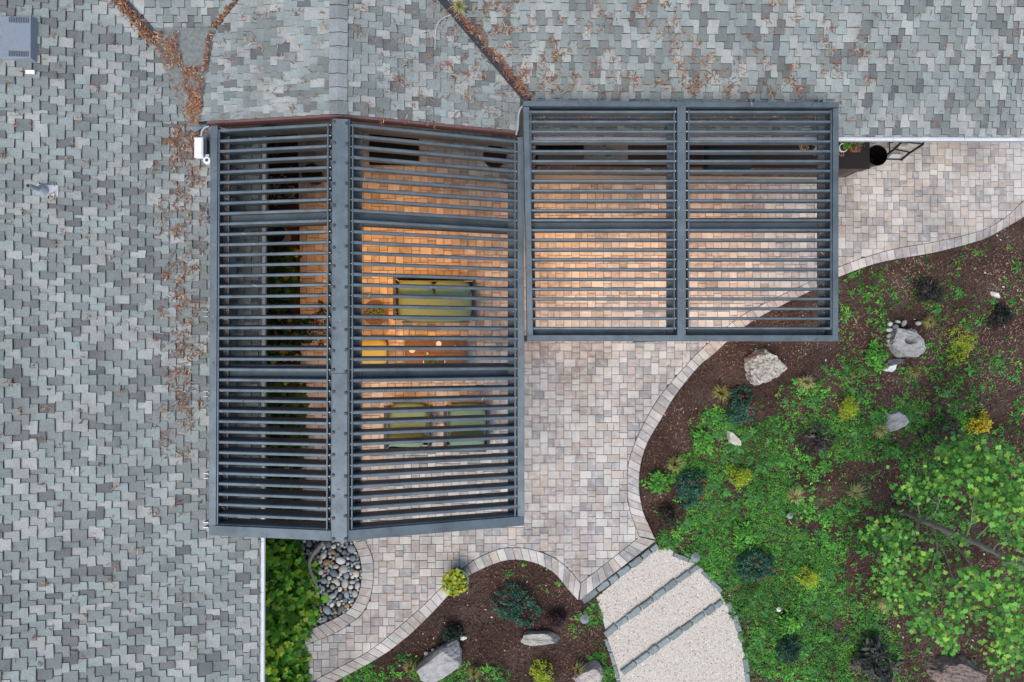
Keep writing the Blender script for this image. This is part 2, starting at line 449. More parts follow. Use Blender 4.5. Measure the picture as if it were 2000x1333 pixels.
rg = P(661, 100, ZR)
SGL = Slope((rg.x, 0, ZR), (0, -1), (1, 0), .20)                       # gable, left slope (b is 0 on the ridge, negative below)
SGR = Slope((rg.x, 0, ZR), (0, 1), (-1, 0), .27)
house = thing('house', 'grey shingled house wrapping round two sides of the patio', 'house', (SL.O.x - 1.2, SM.O.y + 1.2, 0))
SH = [((.345, .365, .352), 24), ((.272, .315, .308), 32), ((.222, .250, .244), 25), ((.148, .158, .158), 9), ((.186, .214, .208), 10)]
def shcol():
    r_ = rnd.random() * 100
    for c, wt in SH:
        r_ -= wt
        if r_ < 0: break
    k = rnd.uniform(.9, 1.12); return tuple(x * k for x in c)
EDGE = (.03, .031, .034)
EXP = .0986; TH = .012
def shingles(name, sl_, box_px, hps, amount, keepbox):
    us = [sl_.uv(x, y) for x, y in box_px]
    a0, a1 = min(p[0] for p in us), max(p[0] for p in us); b0, b1 = min(p[1] for p in us), max(p[1] for p in us)
    reg = [(a0, b0), (a1, b0), (a1, b1), (a0, b1)]
    reg = clip(reg, hps)
    base = MB(); base.add([sl_.pt(a, b, -.004) for a, b in reg], [tuple(range(len(reg)))])
    n = len(reg); base.add([sl_.pt(a, b, -.004) for a, b in reg] + [sl_.pt(a, b, -.10) for a, b in reg], [(i, (i + 1) % n, n + (i + 1) % n, n + i) for i in range(n)])
    so_ = base.build(name, M['deck'], house, world=True)
    rest = MB(); left = []
    k = math.floor(b0 / EXP) - 1
    seams = []; x = a0 - .5
    while x < a1 + .5: seams.append(x); x += rnd.uniform(.17, .29)
    while k * EXP < b1:
        bk = k * EXP; tabs = []
        for i, sx in enumerate(seams):
            lw = sx - seams[i - 1] if i else .21; rw = seams[i + 1] - sx if i + 1 < len(seams) else .21
            tabs.append((sx - lw * rnd.uniform(.12, .42), sx + rw * rnd.uniform(.12, .42)))
        mids = [tabs[0][0] - .06] + [tabs[i][1] + (tabs[i + 1][0] - tabs[i][1]) * rnd.uniform(.3, .7) for i in range(len(tabs) - 1)] + [tabs[-1][1] + .06]
        for i, (x0, x1) in enumerate(tabs):
            j = lambda s_=.003: rnd.uniform(-s_, s_)
            dj = j(.006); rk = j(.005)
            pl = [(x0 + j(), bk + dj - rk), (x1 + j(), bk + dj + rk), (x1 + j(), bk + EXP + j()), (mids[i + 1], bk + EXP), (mids[i + 1], bk + 2 * EXP), (mids[i], bk + 2 * EXP), (mids[i], bk + EXP), (x0 + j(), bk + EXP + j())]
            pl = clip(pl, hps)
            if len(pl) >= 3 and abs(area(pl)) > .002:
                off = lambda b, bk=bk: TH * (2.1 - (b - bk) / EXP) + .002
                top = [sl_.pt(p, q, off(q)) for p, q in pl]; bot = [sl_.pt(p, q, off(q) - TH * .95) for p, q in pl]
                left.append((top, bot, shcol(), abs(area(pl)), ((x0 + x1) / 2, bk + EXP)))
        seams = mids[1:-1]
        if seams[0] > a0 - .3: seams.insert(0, seams[0] - rnd.uniform(.17, .29))
        if seams[-1] < a1 + .3: seams.append(seams[-1] + rnd.uniform(.17, .29))
        k += 1
    kb = [sl_.uv(x, y) for x, y in keepbox]
    inn = [i for i, t in enumerate(left) if inside(t[4], kb)]
    inn = set(sorted(inn, key=lambda i: -left[i][3])[:amount])
    for i, (top, bot, col, ar, c) in enumerate(left):
        m = MB() if i in inn else rest
        n = len(top); fs = [tuple(range(n))] + [(a_, (a_ + 1) % n, n + (a_ + 1) % n, n + a_)[::-1] for a_ in range(n)]
        if sl_.u.cross(sl_.v) < 0: fs = [f[::-1] for f in fs]
        if i in inn:
            ce = Vector(top[0]); m.add([Vector(p) - ce for p in top + bot], fs[:1], col); m.add([Vector(p) - ce for p in top + bot], fs[1:], EDGE)
            o = m.build('shingle', M['shingle'], so_, world=False, loc=ce)
        else: m.add(top + bot, fs[:1], col); m.add(top + bot, fs[1:], EDGE)
    tag(rest.build('shingles', M['shingle'], so_, world=False), kind='stuff')
    return so_
def L(sl_, p, q, keep): return hp_line(sl_.uv(*p), sl_.uv(*q), sl_.uv(*keep))
# rake line of the gable, in plan
YR = P(661, 229, ZR).y + .04
# left wing: below the valley with the back wing and left of the dead valley
hL = [(0, -1, .03)]
hL1 = hL + [L(SL, (232, 0), (304, 86), (100, 200))]
# two pieces so the dead-valley edge can bend
top_cut = SL.uv(366, 245)[0]
roofA = shingles('left_wing_roof', SL, [(-160, -120), (520, -120), (-160, 250), (520, 250)], hL1 + [L(SL, (304, 86), (368, 246), (100, 200)), (1, 0, 99)] + [(-1, 0, -top_cut)], 40, [(0, 0), (290, 0), (290, 240), (0, 240)])
roofB = shingles('left_wing_lower_roof', SL, [(-160, 230), (520, 230), (-160, 1460), (520, 1460)], hL + [(1, 0, top_cut)], 120, [(0, 700), (500, 1070), (500, 1333), (0, 1333)])
roofM = shingles('back_wing_roof', SM, [(740, -120), (2160, -120), (740, 290), (2160, 290)], [(0, -1, .03), L(SM, (872, 0), (1037, 196), (1500, 100))], 70, [(1500, 0), (2000, 0), (2000, 250), (1650, 250)])
roofC = shingles('back_wing_corner_roof', SM, [(1030, 170), (1130, 170), (1030, 300), (1130, 300)], [(0, -1, .03), L(SM, (872, 0), (1037, 196), (750, 240)), L(SM, (1037, 196), (1032, 290), (1500, 100))], 5, [(1040, 200), (1100, 270), (1040, 270), (1040, 260)])
roofN = shingles('back_wing_inner_roof', SM, [(150, -120), (600, -120), (150, 90), (600, 90)], [L(SM, (318, 58), (418, 58), (360, 10)), L(SM, (232, 0), (304, 86), (360, 10)), L(SM, (470, 0), (415, 64), (360, 10))], 10, [(250, 0), (470, 0), (415, 60), (300, 60)])
cutY = lambda s_, sg: (sg, 0, sg * s_.inv(rg.x, YR)[0])
roofG = shingles('gable_left_roof', SGL, [(380, -160), (661, -160), (380, 260), (661, 260)], [(1, 0, SGL.inv(rg.x, YR)[0]), (0, 1, 0), L(SGL, (470, 0), (418, 66), (600, 100)), L(SGL, (418, 66), (388, 246), (600, 100))], 25, [(430, 0), (640, 0), (640, 230), (430, 230)])
roofH = shingles('gable_right_roof', SGR, [(655, -160), (1060, -160), (655, 290), (1060, 290)], [(-1, 0, -SGR.inv(rg.x, YR)[0]), (0, 1, 0), L(SGR, (872, 0), (1037, 196), (750, 100)), L(SGR, (1020, 100), (1012, 280), (750, 100))], 25, [(690, 0), (860, 0), (1000, 200), (690, 230)])
# ridge caps, lapped from the far end towards the gable
cap_len = .19
y = YR - .01
k = 0
while y < 6.2:
    m = MB(); hw = .125; kc = rnd.uniform(.72, 1.12); col = tuple(c * kc for c in (.28, .305, .31))
    def rp(x, yy, up): return (rg.x + x, yy, ZR - (.20 if x < 0 else .27) * abs(x) + up)
    xs = (-hw, -.04, 0, .04, hw); jx = rnd.uniform(-.006, .006)
    A = [rp(x + jx, y + rnd.uniform(-.004, .004), .045) for x in xs]; B = [rp(x + jx, y + cap_len * 1.15, .02) for x in xs]
    A2 = [(p[0], p[1], p[2] - .03) for p in A]
    fs = [(i, i + 1, 6 + i, 5 + i) for i in range(4)] + [(10 + i, 11 + i, i + 1, i) for i in range(4)]
    m.add(A + B + A2, fs[:4], col); m.add(A + B + A2, fs[4:], EDGE); m.build('ridge_cap_shingle', M['shingle'], house, world=True)
    y += cap_len; k += 1
# dead valley between the left wing and the gable
mv = MB()
lp = [SL.at(x, y_, .02) for x, y_ in ((296, 56), (304, 86), (330, 160), (352, 218), (368, 246))]
rp_ = [SGL.at(x, y_, .02) for x, y_ in ((424, 56), (420, 70), (408, 130), (396, 200), (389, 246))]
n = len(lp); mv.add([*lp, *rp_], [(i, n + i, n + i + 1, i + 1) for i in range(n - 1)])
mv.add([*lp, *rp_] + [p - Vector((0, 0, .03)) for p in lp + rp_], [(n - 1, 2 * n - 1, 4 * n - 1, 3 * n - 1)])
mem = mv.build('valley_membrane', M['membrane'], house, world=True)
mv = MB()
p = [SL.at(325, 62, .028), SGL.at(412, 62, .028), SGL.at(406, 124, .03), SL.at(352, 124, .03)]
z = max(q.z for q in p); mv.add([(q.x, q.y, q.z + .01) for q in p] + [(q.x, q.y, q.z - .02) for q in p], [(3, 2, 1, 0), (0, 1, 5, 4), (1, 2, 6, 5), (2, 3, 7, 6), (3, 0, 4, 7)])
mv.build('membrane_patch', M['membrane'], mem, world=False)
# open metal valleys
def valley(p0, p1, name='valley_flashing'):
    m = MB(); p0 = Vector(p0); p1 = Vector(p1); d = (p1 - p0); s_ = Vector((-d.y, d.x, 0)).normalized()
    q = [(-.11, .03), (-.035, .005), (-.02, .03), (0, .012), (.02, .03), (.035, .005), (.11, .03)]
    n = len(q); vs = [p + s_ * a + Vector((0, 0, b)) for p in (p0, p1) for a, b in q]
    m.add(vs, [(i, i + 1, n + i + 1, n + i)[::-1] for i in range(n - 1)])
    m.build(name, M['metal_dark'], house, world=True)
VAL_R = (SM.at(1036, 194, .0), SM.at(780, -110, .0)); VAL_L = (SL.at(304, 86, 0), SL.at(135, -110, 0)); VAL_I = (SM.at(416, 64, 0), SM.at(560, -110, 0))
for v in (VAL_R, VAL_L, VAL_I): valley(*v)
# gutters with perforated guards
def gutter(p0, p1, out, seams):
    p0 = Vector(p0); p1 = Vector(p1); out = Vector((*out, 0)).normalized(); d = (p1 - p0)
    m = MB(); sec = [(-.02, -.03), (-.02, -.13), (.07, -.13), (.085, -.05), (.10, -.03), (.10, -.018), (.082, -.018), (.082, -.03)]
    m.ring([[p + out * a + Vector((0, 0, b)) for a, b in sec] for p in (p0, p1)], (.5, .5, .5))
    go = m.build('gutter', M['gutter'], house, world=True)
    n = seams
    for k in range(n):
        a = p0 + d * (k / n) + d.normalized() * .002; b = p0 + d * ((k + 1) / n) - d.normalized() * .002
        m = MB(); q = [(a - out * .025, -.004), (b - out * .025, -.004), (b + out * .081, -.017), (a + out * .081, -.017)]
        up = [v + Vector((0, 0, zz)) for v, zz in q]; dn = [v - Vector((0, 0, .004)) for v in up]
        m.ring([dn, up], (.5, .5, .5)); m.build('gutter_guard', M['guard'], go, world=False)
gL0, gL1 = Vector(SL.pt(SL.uv(504, 1460)[0], 0, 0)), Vector(SL.pt(SL.uv(504, 262)[0], 0, 0))
gutter(gL0, gL1, (1, 0), 12)
gM0, gM1 = Vector(SM.pt(SM.uv(1036, 264)[0], 0, 0)), Vector(SM.pt(SM.uv(2160, 264)[0], 0, 0))
gutter(gM0, gM1, tuple(-SM.v), 8)
# gable rake: fascia boards and drip edge
mm = MB()
for s_, xe in ((SGL, P(408, 246, 3.2).x), (SGR, P(1012, 264, 3.0).x)):
    b = -abs(xe - rg.x); a = s_.inv(rg.x, YR - .012)[0]
    mm = MB(); mm.bar(s_.pt(a, 0, .012), s_.pt(a, b, .012), .045, .17); mm.build('rake_fascia', M['fascia'], house, world=True)
# walls under the eaves
wy = 4.15; wx = SL.O.x - .75
def wallbox(x0, x1, y0, y1, z1, nm='wall'):
    m = MB(); m.box(((x0 + x1) / 2, (y0 + y1) / 2, (z1 - .08) / 2), (x1 - x0, y1 - y0, z1 + .08)); m.build(nm, M['wall'], house, world=True)
wallbox(wx - .2, wx, -9, wy, 2.70)
wallbox(wx, rg.x + 2.4, wy, wy + .2, 2.9)
wallbox(rg.x + 2.4, 9.5, wy, wy + .2, 2.75)
# roof ventilator
def roof_vent():
    a0, b0 = SL.uv(4, 118); a1, b1 = SL.uv(76, 38)
    m = MB(); A = [(a0, b1), (a1, b1), (a1, b0), (a0, b0)]
    lo = [SL.pt(a, b, .012) for a, b in A]; e = .018
    hi = [SL.pt(a0 + e, b1 + .02, .11), SL.pt(a1 - e, b1 + .02, .11), SL.pt(a1 - e, b0, .035), SL.pt(a0 + e, b0, .035)]
    a0_, a1_ = min(a0, a1), max(a0, a1); bl, bh = min(b0, b1), max(b0, b1)
    lo = [SL.pt(a, b, .012) for a, b in ((a0_, bl), (a1_, bl), (a1_, bh), (a0_, bh))]
    hi = [SL.pt(a, b, h) for a, b, h in ((a0_ + .03, bl + .03, .12), (a1_ - .03, bl + .03, .12), (a1_ - .03, bh, .04), (a0_ + .03, bh, .04))]
    m.ring([lo, hi], (.20, .235, .28)); vo = m.build('roof_vent', M['attr'], house, world=True)
    for sgn in (0, 1):
        m = MB()
        for k in range(12):
            b = bl + .055 + k * (bh - bl - .09) * .8 / 12; h = .122 - .08 * (b - bl - .03) / (bh - bl - .03) 
            a = a0_ + .04 if sgn == 0 else a1_ - .04
            da = .075 if sgn == 0 else -.075
            q = [SL.pt(a, b, h), SL.pt(a + da, b, h), SL.pt(a + da, b + .006, h), SL.pt(a, b + .006, h)]
            m.add(q + [(x, y_, z_ + .006) for x, y_, z_ in q], [(4, 5, 6, 7), (7, 6, 5, 4), (0, 1, 5, 4), (2, 3, 7, 6)], (.13, .15, .18))
        m.build('vent_louvre', M['attr'], vo, world=False)
roof_vent()
# plumbing vent pipe with its flashing
fl = MB(); a0, b0 = SL.uv(116, 384); a1, b1 = SL.uv(74, 361)
fl.add([SL.pt(a, b, .028) for a, b in ((a0, b0), (a1, b0), (a1, b1), (a0, b1))] + [SL.pt(a, b, .012) for a, b in ((a0, b0), (a1, b0), (a1, b1), (a0, b1))], [(0, 1, 2, 3), (0, 4, 5, 1), (1, 5, 6, 2), (2, 6, 7, 3), (3, 7, 4, 0)], (.42, .45, .48))
pf = fl.build('pipe_flashing', M['attr'], house, world=True)
b = SL.at(84, 373, .02); m = MB(); m.lathe([(.085, 0), (.06, .05), (.034, .09), (.032, .30), (.026, .30), (.026, .1)], b, 16, (.30, .34, .38), True, False)
m.build('vent_pipe', M['attr'], pf, world=False, smooth=False)
m = MB(); q = SL.at(62, 143, .03); m.box(q, (.12, .05, .02), (.75, .78, .85)); m.build('shingle_scrap', M['attr'], house, world=True)

# ================================================================== PERGOLA WITH A RIDGE
GREY = (.5, .5, .5)
ZP = 3.80
fm, bm_ = P(664, 1058, ZP), P(664, 231, ZP)
YF, YB = fm.y, bm_.y - .01
XR_ = (fm.x + bm_.x) / 2
zl = solve_z(408, 1046, YF); zrr = solve_z(1024, 1027, YF)
XLE = P(408, 1046, zl).x; XRE = P(1024, 1027, zrr).x
sl1, sr1 = (ZP - zl) / (XR_ - XLE), (ZP - zrr) / (XRE - XR_)
def zt(x): return ZP - (sl1 * (XR_ - x) if x < XR_ else sr1 * (x - XR_))
def tp(x, y, d=0.): return Vector((x, y, zt(x) - d))
pg = thing('pergola', 'blue grey metal pergola with pitched louvred roof and bolted ridge plate', 'pergola', (XRE - .05, YF + .05, 0))
def part(mb, name, mt, par=pg, world=True, smooth=False): return mb.build(name, mt, par, world=world, smooth=smooth)
BW = .10
m = MB(); m.bar((XLE + BW / 2, YF + .14, zt(XLE + BW / 2)), (XLE + BW / 2, YB, zt(XLE + BW / 2)), BW, .30); part(m, 'side_beam', M['metal'])  # left beam's depth extended down to shut side light out of the bay
m = MB(); m.bar((XRE - BW / 2, YF + .14, zt(XRE - BW / 2)), (XRE - BW / 2, YB, zt(XRE - BW / 2)), BW, .2); part(m, 'side_beam', M['metal'])
RW = .245
for yy, nm, wd in ((YF + .07, 'front_beam', .14), (YB - .03, 'back_beam', .05)):
    dd = 0 if nm == 'front_beam' else .20
    m = MB(); m.bar(tp(XLE, yy, dd), tp(XR_ - RW / 2, yy, dd), wd, .2); part(m, nm, M['metal'])
    m = MB(); m.bar(tp(XR_ + RW / 2, yy, dd), tp(XRE, yy, dd), wd, .2); part(m, nm, M['metal'])
m = MB(); m.bar((XR_, YF - .002, ZP - .03), (XR_, YB, ZP - .03), RW, .22); rb = part(m, 'ridge_beam', M['metal'])
ym = P(664, 730, ZP).y
for a, b in ((YF - .004, ym - .003), (ym + .003, YB - .002)):
    m = MB(); m.bar((XR_, a, ZP), (XR_, b, ZP), RW - .035, .028); m.build('ridge_plate', M['metal'], rb)
for k in range(21):
    yy = YF + .05 + k * (YB - YF - .1) / 20
    for s_ in (-1, 1):
        m = MB(); m.lathe([(.024, 0), (.024, .008), (.016, .016), (.006, .019)], (XR_ + s_ * (.083 + rnd.uniform(-.004, .004)), yy + rnd.uniform(-.02, .02), ZP - .001), 10); m.build('bolt', M['bolt'], rb)
# troughs on the inside of the beams
for x, dz, wd in ((XLE + BW + .055, .17, .11), (XRE - BW - .07, .17, .14), (XR_ + RW / 2 + .06, .21, .12), (XR_ - RW / 2 - .05, .21, .10)):
    m = MB(); m.bar((x, YF + .14, zt(x) - dz), (x, YB - .1, zt(x) - dz), wd, .05, sect=[(-wd / 2, -.05), (wd / 2, -.05), (wd / 2, 0), (wd / 2 - .012, 0), (wd / 2 - .014, -.03), (-wd / 2 + .014, -.03), (-wd / 2 + .012, 0), (-wd / 2, 0)])
    part(m, 'trough', M['metal'])
for py in (424, 725):
    yy = P(664, py, ZP - .2).y
    m = MB(); m.bar(tp(XLE + BW, yy, .225), tp(XR_ - RW / 2, yy, .225), .17, .15); part(m, 'cross_beam', M['metal'])
    m = MB(); m.bar(tp(XR_ + RW / 2, yy, .225), tp(XRE - BW, yy, .225), .19, .15); part(m, 'cross_beam', M['metal'])
# louvre blades: nearly upright, the lower edge leaning back
def blade_sect(th=.050, hh=.20, lean=.024):
    # (across, z); across is -Y for a bar that runs +X -> side vector is +Y
    return [(-th / 2 + lean, -hh), (th / 2 + lean - .008, -hh), (th / 2 + lean * .5, -hh * .5), (th / 2, -.02), (th / 2 - .006, -.004), (th / 2 - .014, 0), (-th / 2 + .004, -.004), (-th / 2, -.012), (-th / 2 + lean * .45, -hh * .5)]
BS = blade_sect(); BSL = blade_sect(.046, .26, .030)  # left bay blades made extra deep to cut the light below them
xa, xb = P(425, 666, zt(XLE)).x, XR_ - RW / 2 - .052
xc, xd = XR_ + RW / 2 + .022, P(1007, 666, zt(XRE)).x
pins = MB()
for k in range(39):
    yy = P(684, 244.2 + 20.81 * k, zt(xc) - .03).y
    for x0, x1 in ((xa, xb), (xc, xd)):
        m = MB(); m.bar(tp(x0, yy, .03), tp(x1, yy, .03), 0, 0, sect=BS if x0 > XR_ else BSL); part(m, 'louvre', M['metal'])
        for xx in (x0 - .012, x1 + .012): pins.box((xx, yy, zt(xx) - .06), (.022, .012, .012), (.75, .78, .6))
part(pins, 'pivot_pins', M['attr'])['kind'] = 'stuff'
y0_, y1_ = P(684, 1040, ZP).y, P(684, 240, ZP).y
for x in (xa + .008, xb - .008, xc + .008, xd - .008):
    m = MB(); m.bar((x, y0_, zt(x) - .02), (x, y1_, zt(x) - .02), .022, .03); part(m, 'link_bar', M['metal'])
m = MB(); m.box((XRE - .06, YF + .09, (zt(XRE) - .2) / 2 - .04), (.1, .1, zt(XRE) - .2 + .08)); part(m, 'post', M['metal'])
m = MB(); m.box((XRE - .06, YB - .1, (zt(XRE) - .2) / 2 - .04), (.1, .1, zt(XRE) - .2 + .08)); part(m, 'post', M['metal'])
def bracket(mbx, x, y_, z_top, sl_, dirv, par):
    a, b = sl_.inv(x, y_); base = Vector(sl_.pt(a, b, .022))
    m = MB(); m.box(base, (.10, .10, .012), rz=math.atan2(dirv[1], dirv[0]))
    t = Vector((-dirv[1], dirv[0], 0))
    for s_ in (-1, 1):
        q = base + t * .035 * s_
        m.box((q.x, q.y, (q.z + z_top) / 2), (.07, .012, max(.05, z_top - q.z)), rz=math.atan2(dirv[1], dirv[0]))
        m.lathe([(.012, 0), (.012, .05), (.006, .06)], base + t * .03 * s_ + Vector((dirv[0], dirv[1], 0)) * .035, 8)
    m.build('roof_bracket', M['steel'], par, world=True)
for py in (427, 614, 770, 930, 1026):
    q = P(402, py, zl - .1); bracket(None, q.x, q.y, zl - .10, SL, (-1, 0), pg)

# ================================================================== FLAT PERGOLA
ZB, ZF = 3.42, 3.26
def zz(py): return ZB + (ZF - ZB) * (py - 197) / 470
def Q2(px, py, d=0.): return P(px, py, zz(py)) - Vector((0, 0, d))
A, B_, Cc, D = Q2(1022, 197), Q2(1638.5, 200), Q2(1637.5, 667), Q2(1030, 667)
pf2 = thing('pergola', 'flat blue grey metal pergola in two louvred bays over the outdoor kitchen', 'pergola', (Cc.x - .05, Cc.y + .05, 0))
p2 = lambda mb, nm, mt=M['metal']: mb.build(nm, mt, pf2, world=True)
bw = .085
def shift(a, b, d):
    t = (b - a); s_ = Vector((-t.y, t.x, 0)).normalized(); return a + s_ * d, b + s_ * d
def edge(a, b, wd, nm, h=.2, d=0., trim=0.):
    a, b = shift(Vector(a), Vector(b), d); t = (b - a).normalized()
    m = MB(); m.bar(a + t * trim, b - t * trim, wd, h); p2(m, nm)
edge(A, B_, .075, 'back_beam', h=.30, d=-.0375)  # extra depth added towards the roof to block light leaking in
edge(D, Cc, .09, 'front_beam', d=.045)
edge(D, A, bw, 'side_beam', d=-bw / 2, trim=.09)
edge(Cc, B_, bw, 'side_beam', d=bw / 2, trim=.09)
ma, mb_ = Q2(1331.5, 206), Q2(1331.5, 657); m = MB(); m.bar(mb_, ma, .125, .2); p2(m, 'middle_beam')
def trough2(px0, py0, px1, py1, wd, d=.19):
    m = MB(); m.bar(Q2(px0, py0, d), Q2(px1, py1, d), wd, .05, sect=[(-wd / 2, -.05), (wd / 2, -.05), (wd / 2, 0), (wd / 2 - .012, 0), (wd / 2 - .014, -.03), (-wd / 2 + .014, -.03), (-wd / 2 + .012, 0), (-wd / 2, 0)]); p2(m, 'trough')
trough2(1041, 655, 1036, 208, .11); trough2(1317, 655, 1318, 208, .12); trough2(1345, 655, 1345, 208, .08); trough2(1619, 655, 1619, 208, .13)
trough2(1048, 649, 1312, 649, .10); trough2(1350, 649, 1610, 649, .10); trough2(1048, 215, 1312, 215, .12); trough2(1350, 215, 1610, 215, .12)
pins2 = MB()
for x0, x1 in ((1044, 1323), (1340, 1622)):
    m = MB(); m.bar(Q2(x0, 434, .215), Q2(x1, 434, .215), .20, .15); p2(m, 'cross_beam')
    for k in range(23):
        y_ = 216.8 + 19.3 * k
        xs, xe = (1036, 1319) if x0 < 1200 else (1345, 1626)
        m = MB(); m.bar(Q2(xs, y_, .03), Q2(xe, y_, .03), 0, 0, sect=blade_sect(.040, .14, 0)); p2(m, 'louvre')
        for xx in (xs - 1.6, xe + 1.6):
            q = Q2(xx, y_, .05); pins2.box(q, (.022, .012, .012), (.75, .78, .6))
    for xx in (xs + 1, xe - 1):
        m = MB(); m.bar(Q2(xx, 643, .02), Q2(xx, 214, .02), .02, .03); p2(m, 'link_bar')
p2(pins2, 'pivot_pins', M['attr'])['kind'] = 'stuff'
for px in (1036, 1331, 1630):
    q = Q2(px, 660); m = MB(); m.box((q.x, q.y + .0, (q.z - .2) / 2 - .04), (.085, .085, q.z - .2 + .08)); p2(m, 'post')
for px in (1068, 1168, 1322, 1476, 1610):
    q = P(px, 192, 3.36); bracket(None, q.x, q.y, 3.25, SM, (0, 1), pf2)

# warm downlights fixed under the cross beams
def downlight(x, y_, z_, par, power, aim, col=(1, .39, .05), size=80):
    m = MB(); m.lathe([(.05, 0), (.05, -.05), (.042, -.05), (.042, -.03)], (x, y_, z_), 14); o = m.build('downlight', M['metal_dark'], par, world=True)
    m = MB(); m.lathe([(.04, -.034), (.04, -.032)], (x, y_, z_), 14); m.build('lens', M['lamp'], o)
    l_ = bpy.data.lights.new('downlight_bulb', 'SPOT'); l_.energy = power; l_.color = col; l_.spot_size = R(size); l_.spot_blend = 1.0; l_.shadow_soft_size = .06
    lo = bpy.data.objects.new('downlight_bulb', l_); C.objects.link(lo); lo.location = (x, y_, z_ - .06)
    lo.rotation_euler = (Vector((x, y_, z_ - .06)) - Vector(aim)).to_track_quat('Z', 'Y').to_euler()
    lo.parent = par; lo.matrix_parent_inverse = Matrix.Translation(-Vector(par.location))
yc1, yc2 = P(664, 424, ZP - .2).y, P(664, 725, ZP - .2).y
xl_ = XR_ + .42
downlight(xl_, yc1, zt(xl_) - .385, pg, 420, P(775, 515))
downlight(xl_, yc2, zt(xl_) - .385, pg, 270, P(765, 735))
for px, pw in ((1130, 340), (1420, 250)):
    q = Q2(px, 434, .37); downlight(q.x, q.y, q.z, pf2, pw, P(px * .97 + 20, 500), col=(1, .45, .11), size=84)

# ================================================================== PEBBLE BED, GRAVEL PATH
def ico(sub=2):
    import bmesh
    bm = bmesh.new(); bmesh.ops.create_icosphere(bm, subdivisions=sub, radius=1)
    v = [tuple(p.co) for p in bm.verts]; f = [[q.index for q in p.verts] for p in bm.faces]; bm.free(); return v, f
from mathutils import noise
ICO1, ICO2, ICO3, ICO4 = ico(1), ico(2), ico(3), ico(5)
def pebble_mesh(seed, nm='pebble', mt=None, col=(.5, .5, .5)):
    r_ = random.Random(seed); ph = [r_.uniform(0, 6) for _ in range(6)]
    m = MB(); vs = []
    for x, y, z_ in ICO2[0]:
        k = 1 + .09 * math.sin(2 * x + ph[0]) + .08 * math.sin(2.3 * y + ph[1]) + .06 * math.sin(3 * z_ + ph[2])
        vs.append((x * k, y * k, z_ * k))
    m.add(vs, ICO2[1], col); o = m.build(nm, mt or M['pebble'], smooth=True); me = o.data; bpy.data.objects.remove(o); return me
PEB = [pebble_mesh(i) for i in range(5)]
PALE = [pebble_mesh(i, mt=M['rock_smooth'], col=c_) for i, c_ in enumerate(((.42, .43, .43), (.50, .48, .44), (.36, .38, .39), (.56, .54, .50), (.47, .47, .46)))]
bedpoly = outD + W([(520, 1270), (515, 1005), (668, 1005)])
bed = MB(); bp = [(p[0], p[1], -.05) for p in bedpoly]
if area(bedpoly) < 0: bp = bp[::-1]
bed.add(bp, [tuple(range(len(bp)))])
bed_o = tag(bed.build('pebble_bed', M['soil']), kind='structure')
placed = []
visp = W([(585, 1040), (700, 1040)]) + outD[len(outD) // 9:-6] + W([(590, 1240)])
for rad, tries in ((.085, 26), (.066, 110), (.050, 500), (.038, 2600), (.027, 6000)):
    for _ in range(tries):
        x, y_ = rnd.uniform(580, 708), rnd.uniform(1035, 1245); q = P(x, y_)
        if not inside((q.x, q.y), visp): continue
        d = segB - segA; t = np.clip(((np.array([q.x, q.y]) - segA) * d).sum(1) / ((d ** 2).sum(1) + 1e-12), 0, 1)
        if min(math.dist((q.x, q.y), o_) for o_ in outD) < rad * .85: continue
        if all(math.dist((q.x, q.y), (a, b)) > (rad + r2) * .86 for a, b, r2 in placed): placed.append((q.x, q.y, rad))
placed = placed[:298]
for x, y_, r_ in placed:
    o = bpy.data.objects.new('pebble', rnd.choice(PEB)); C.objects.link(o); o.parent = bed_o
    o.location = (x, y_, -.045 + r_ * .35 + rnd.uniform(0, .02)); k = rnd.uniform(.8, 1.15)
    o.scale = (r_ * k * 1.12, r_ / k * .82, r_ * .6); o.rotation_euler = (rnd.uniform(-.2, .2), rnd.uniform(-.2, .2), rnd.uniform(0, 3.1))

path_px = [(1165, 1168), (1282, 1074), (1330, 1085), (1372, 1112), (1400, 1150), (1428, 1200), (1450, 1262), (1462, 1333), (1468, 1400), (1225, 1400), (1205, 1333), (1195, 1290), (1185, 1240), (1172, 1190)]
pp = smooth_path(W(path_px + path_px[:1], -.06), 3)[:-1]
if area(pp) < 0: pp = pp[::-1]
gp = MB(); gp.add([(*p, -.06) for p in pp], [tuple(range(len(pp)))])
path_o = tag(gp.build('gravel_path', M['gravel']), kind='structure')
pos = []; 
while len(pos) < 13000:
    q = P(npr.uniform(1150, 1475), npr.uniform(1060, 1380), -.06)
    if inside((q.x, q.y), pp): pos.append((q.x, q.y, -.06))
gc = np.array([(.56, .525, .48), (.67, .64, .595), (.44, .39, .35), (.18, .15, .14), (.58, .505, .43)])
pk = npr.choice(5, len(pos), p=[.33, .31, .17, .05, .14])
scatter('gravel', *OCTA, pos, npr.uniform(0, 6.3, len(pos)), npr.normal(0, .3, len(pos)), npr.normal(0, .3, len(pos)), np.stack([npr.uniform(.008, .022, len(pos)), npr.uniform(.007, .016, len(pos)), npr.uniform(.006, .015, len(pos))], 1), gc[pk] * npr.uniform(.75, 1.15, (len(pos), 1)), M['gravel_stone'], path_o)['kind'] = 'stuff'
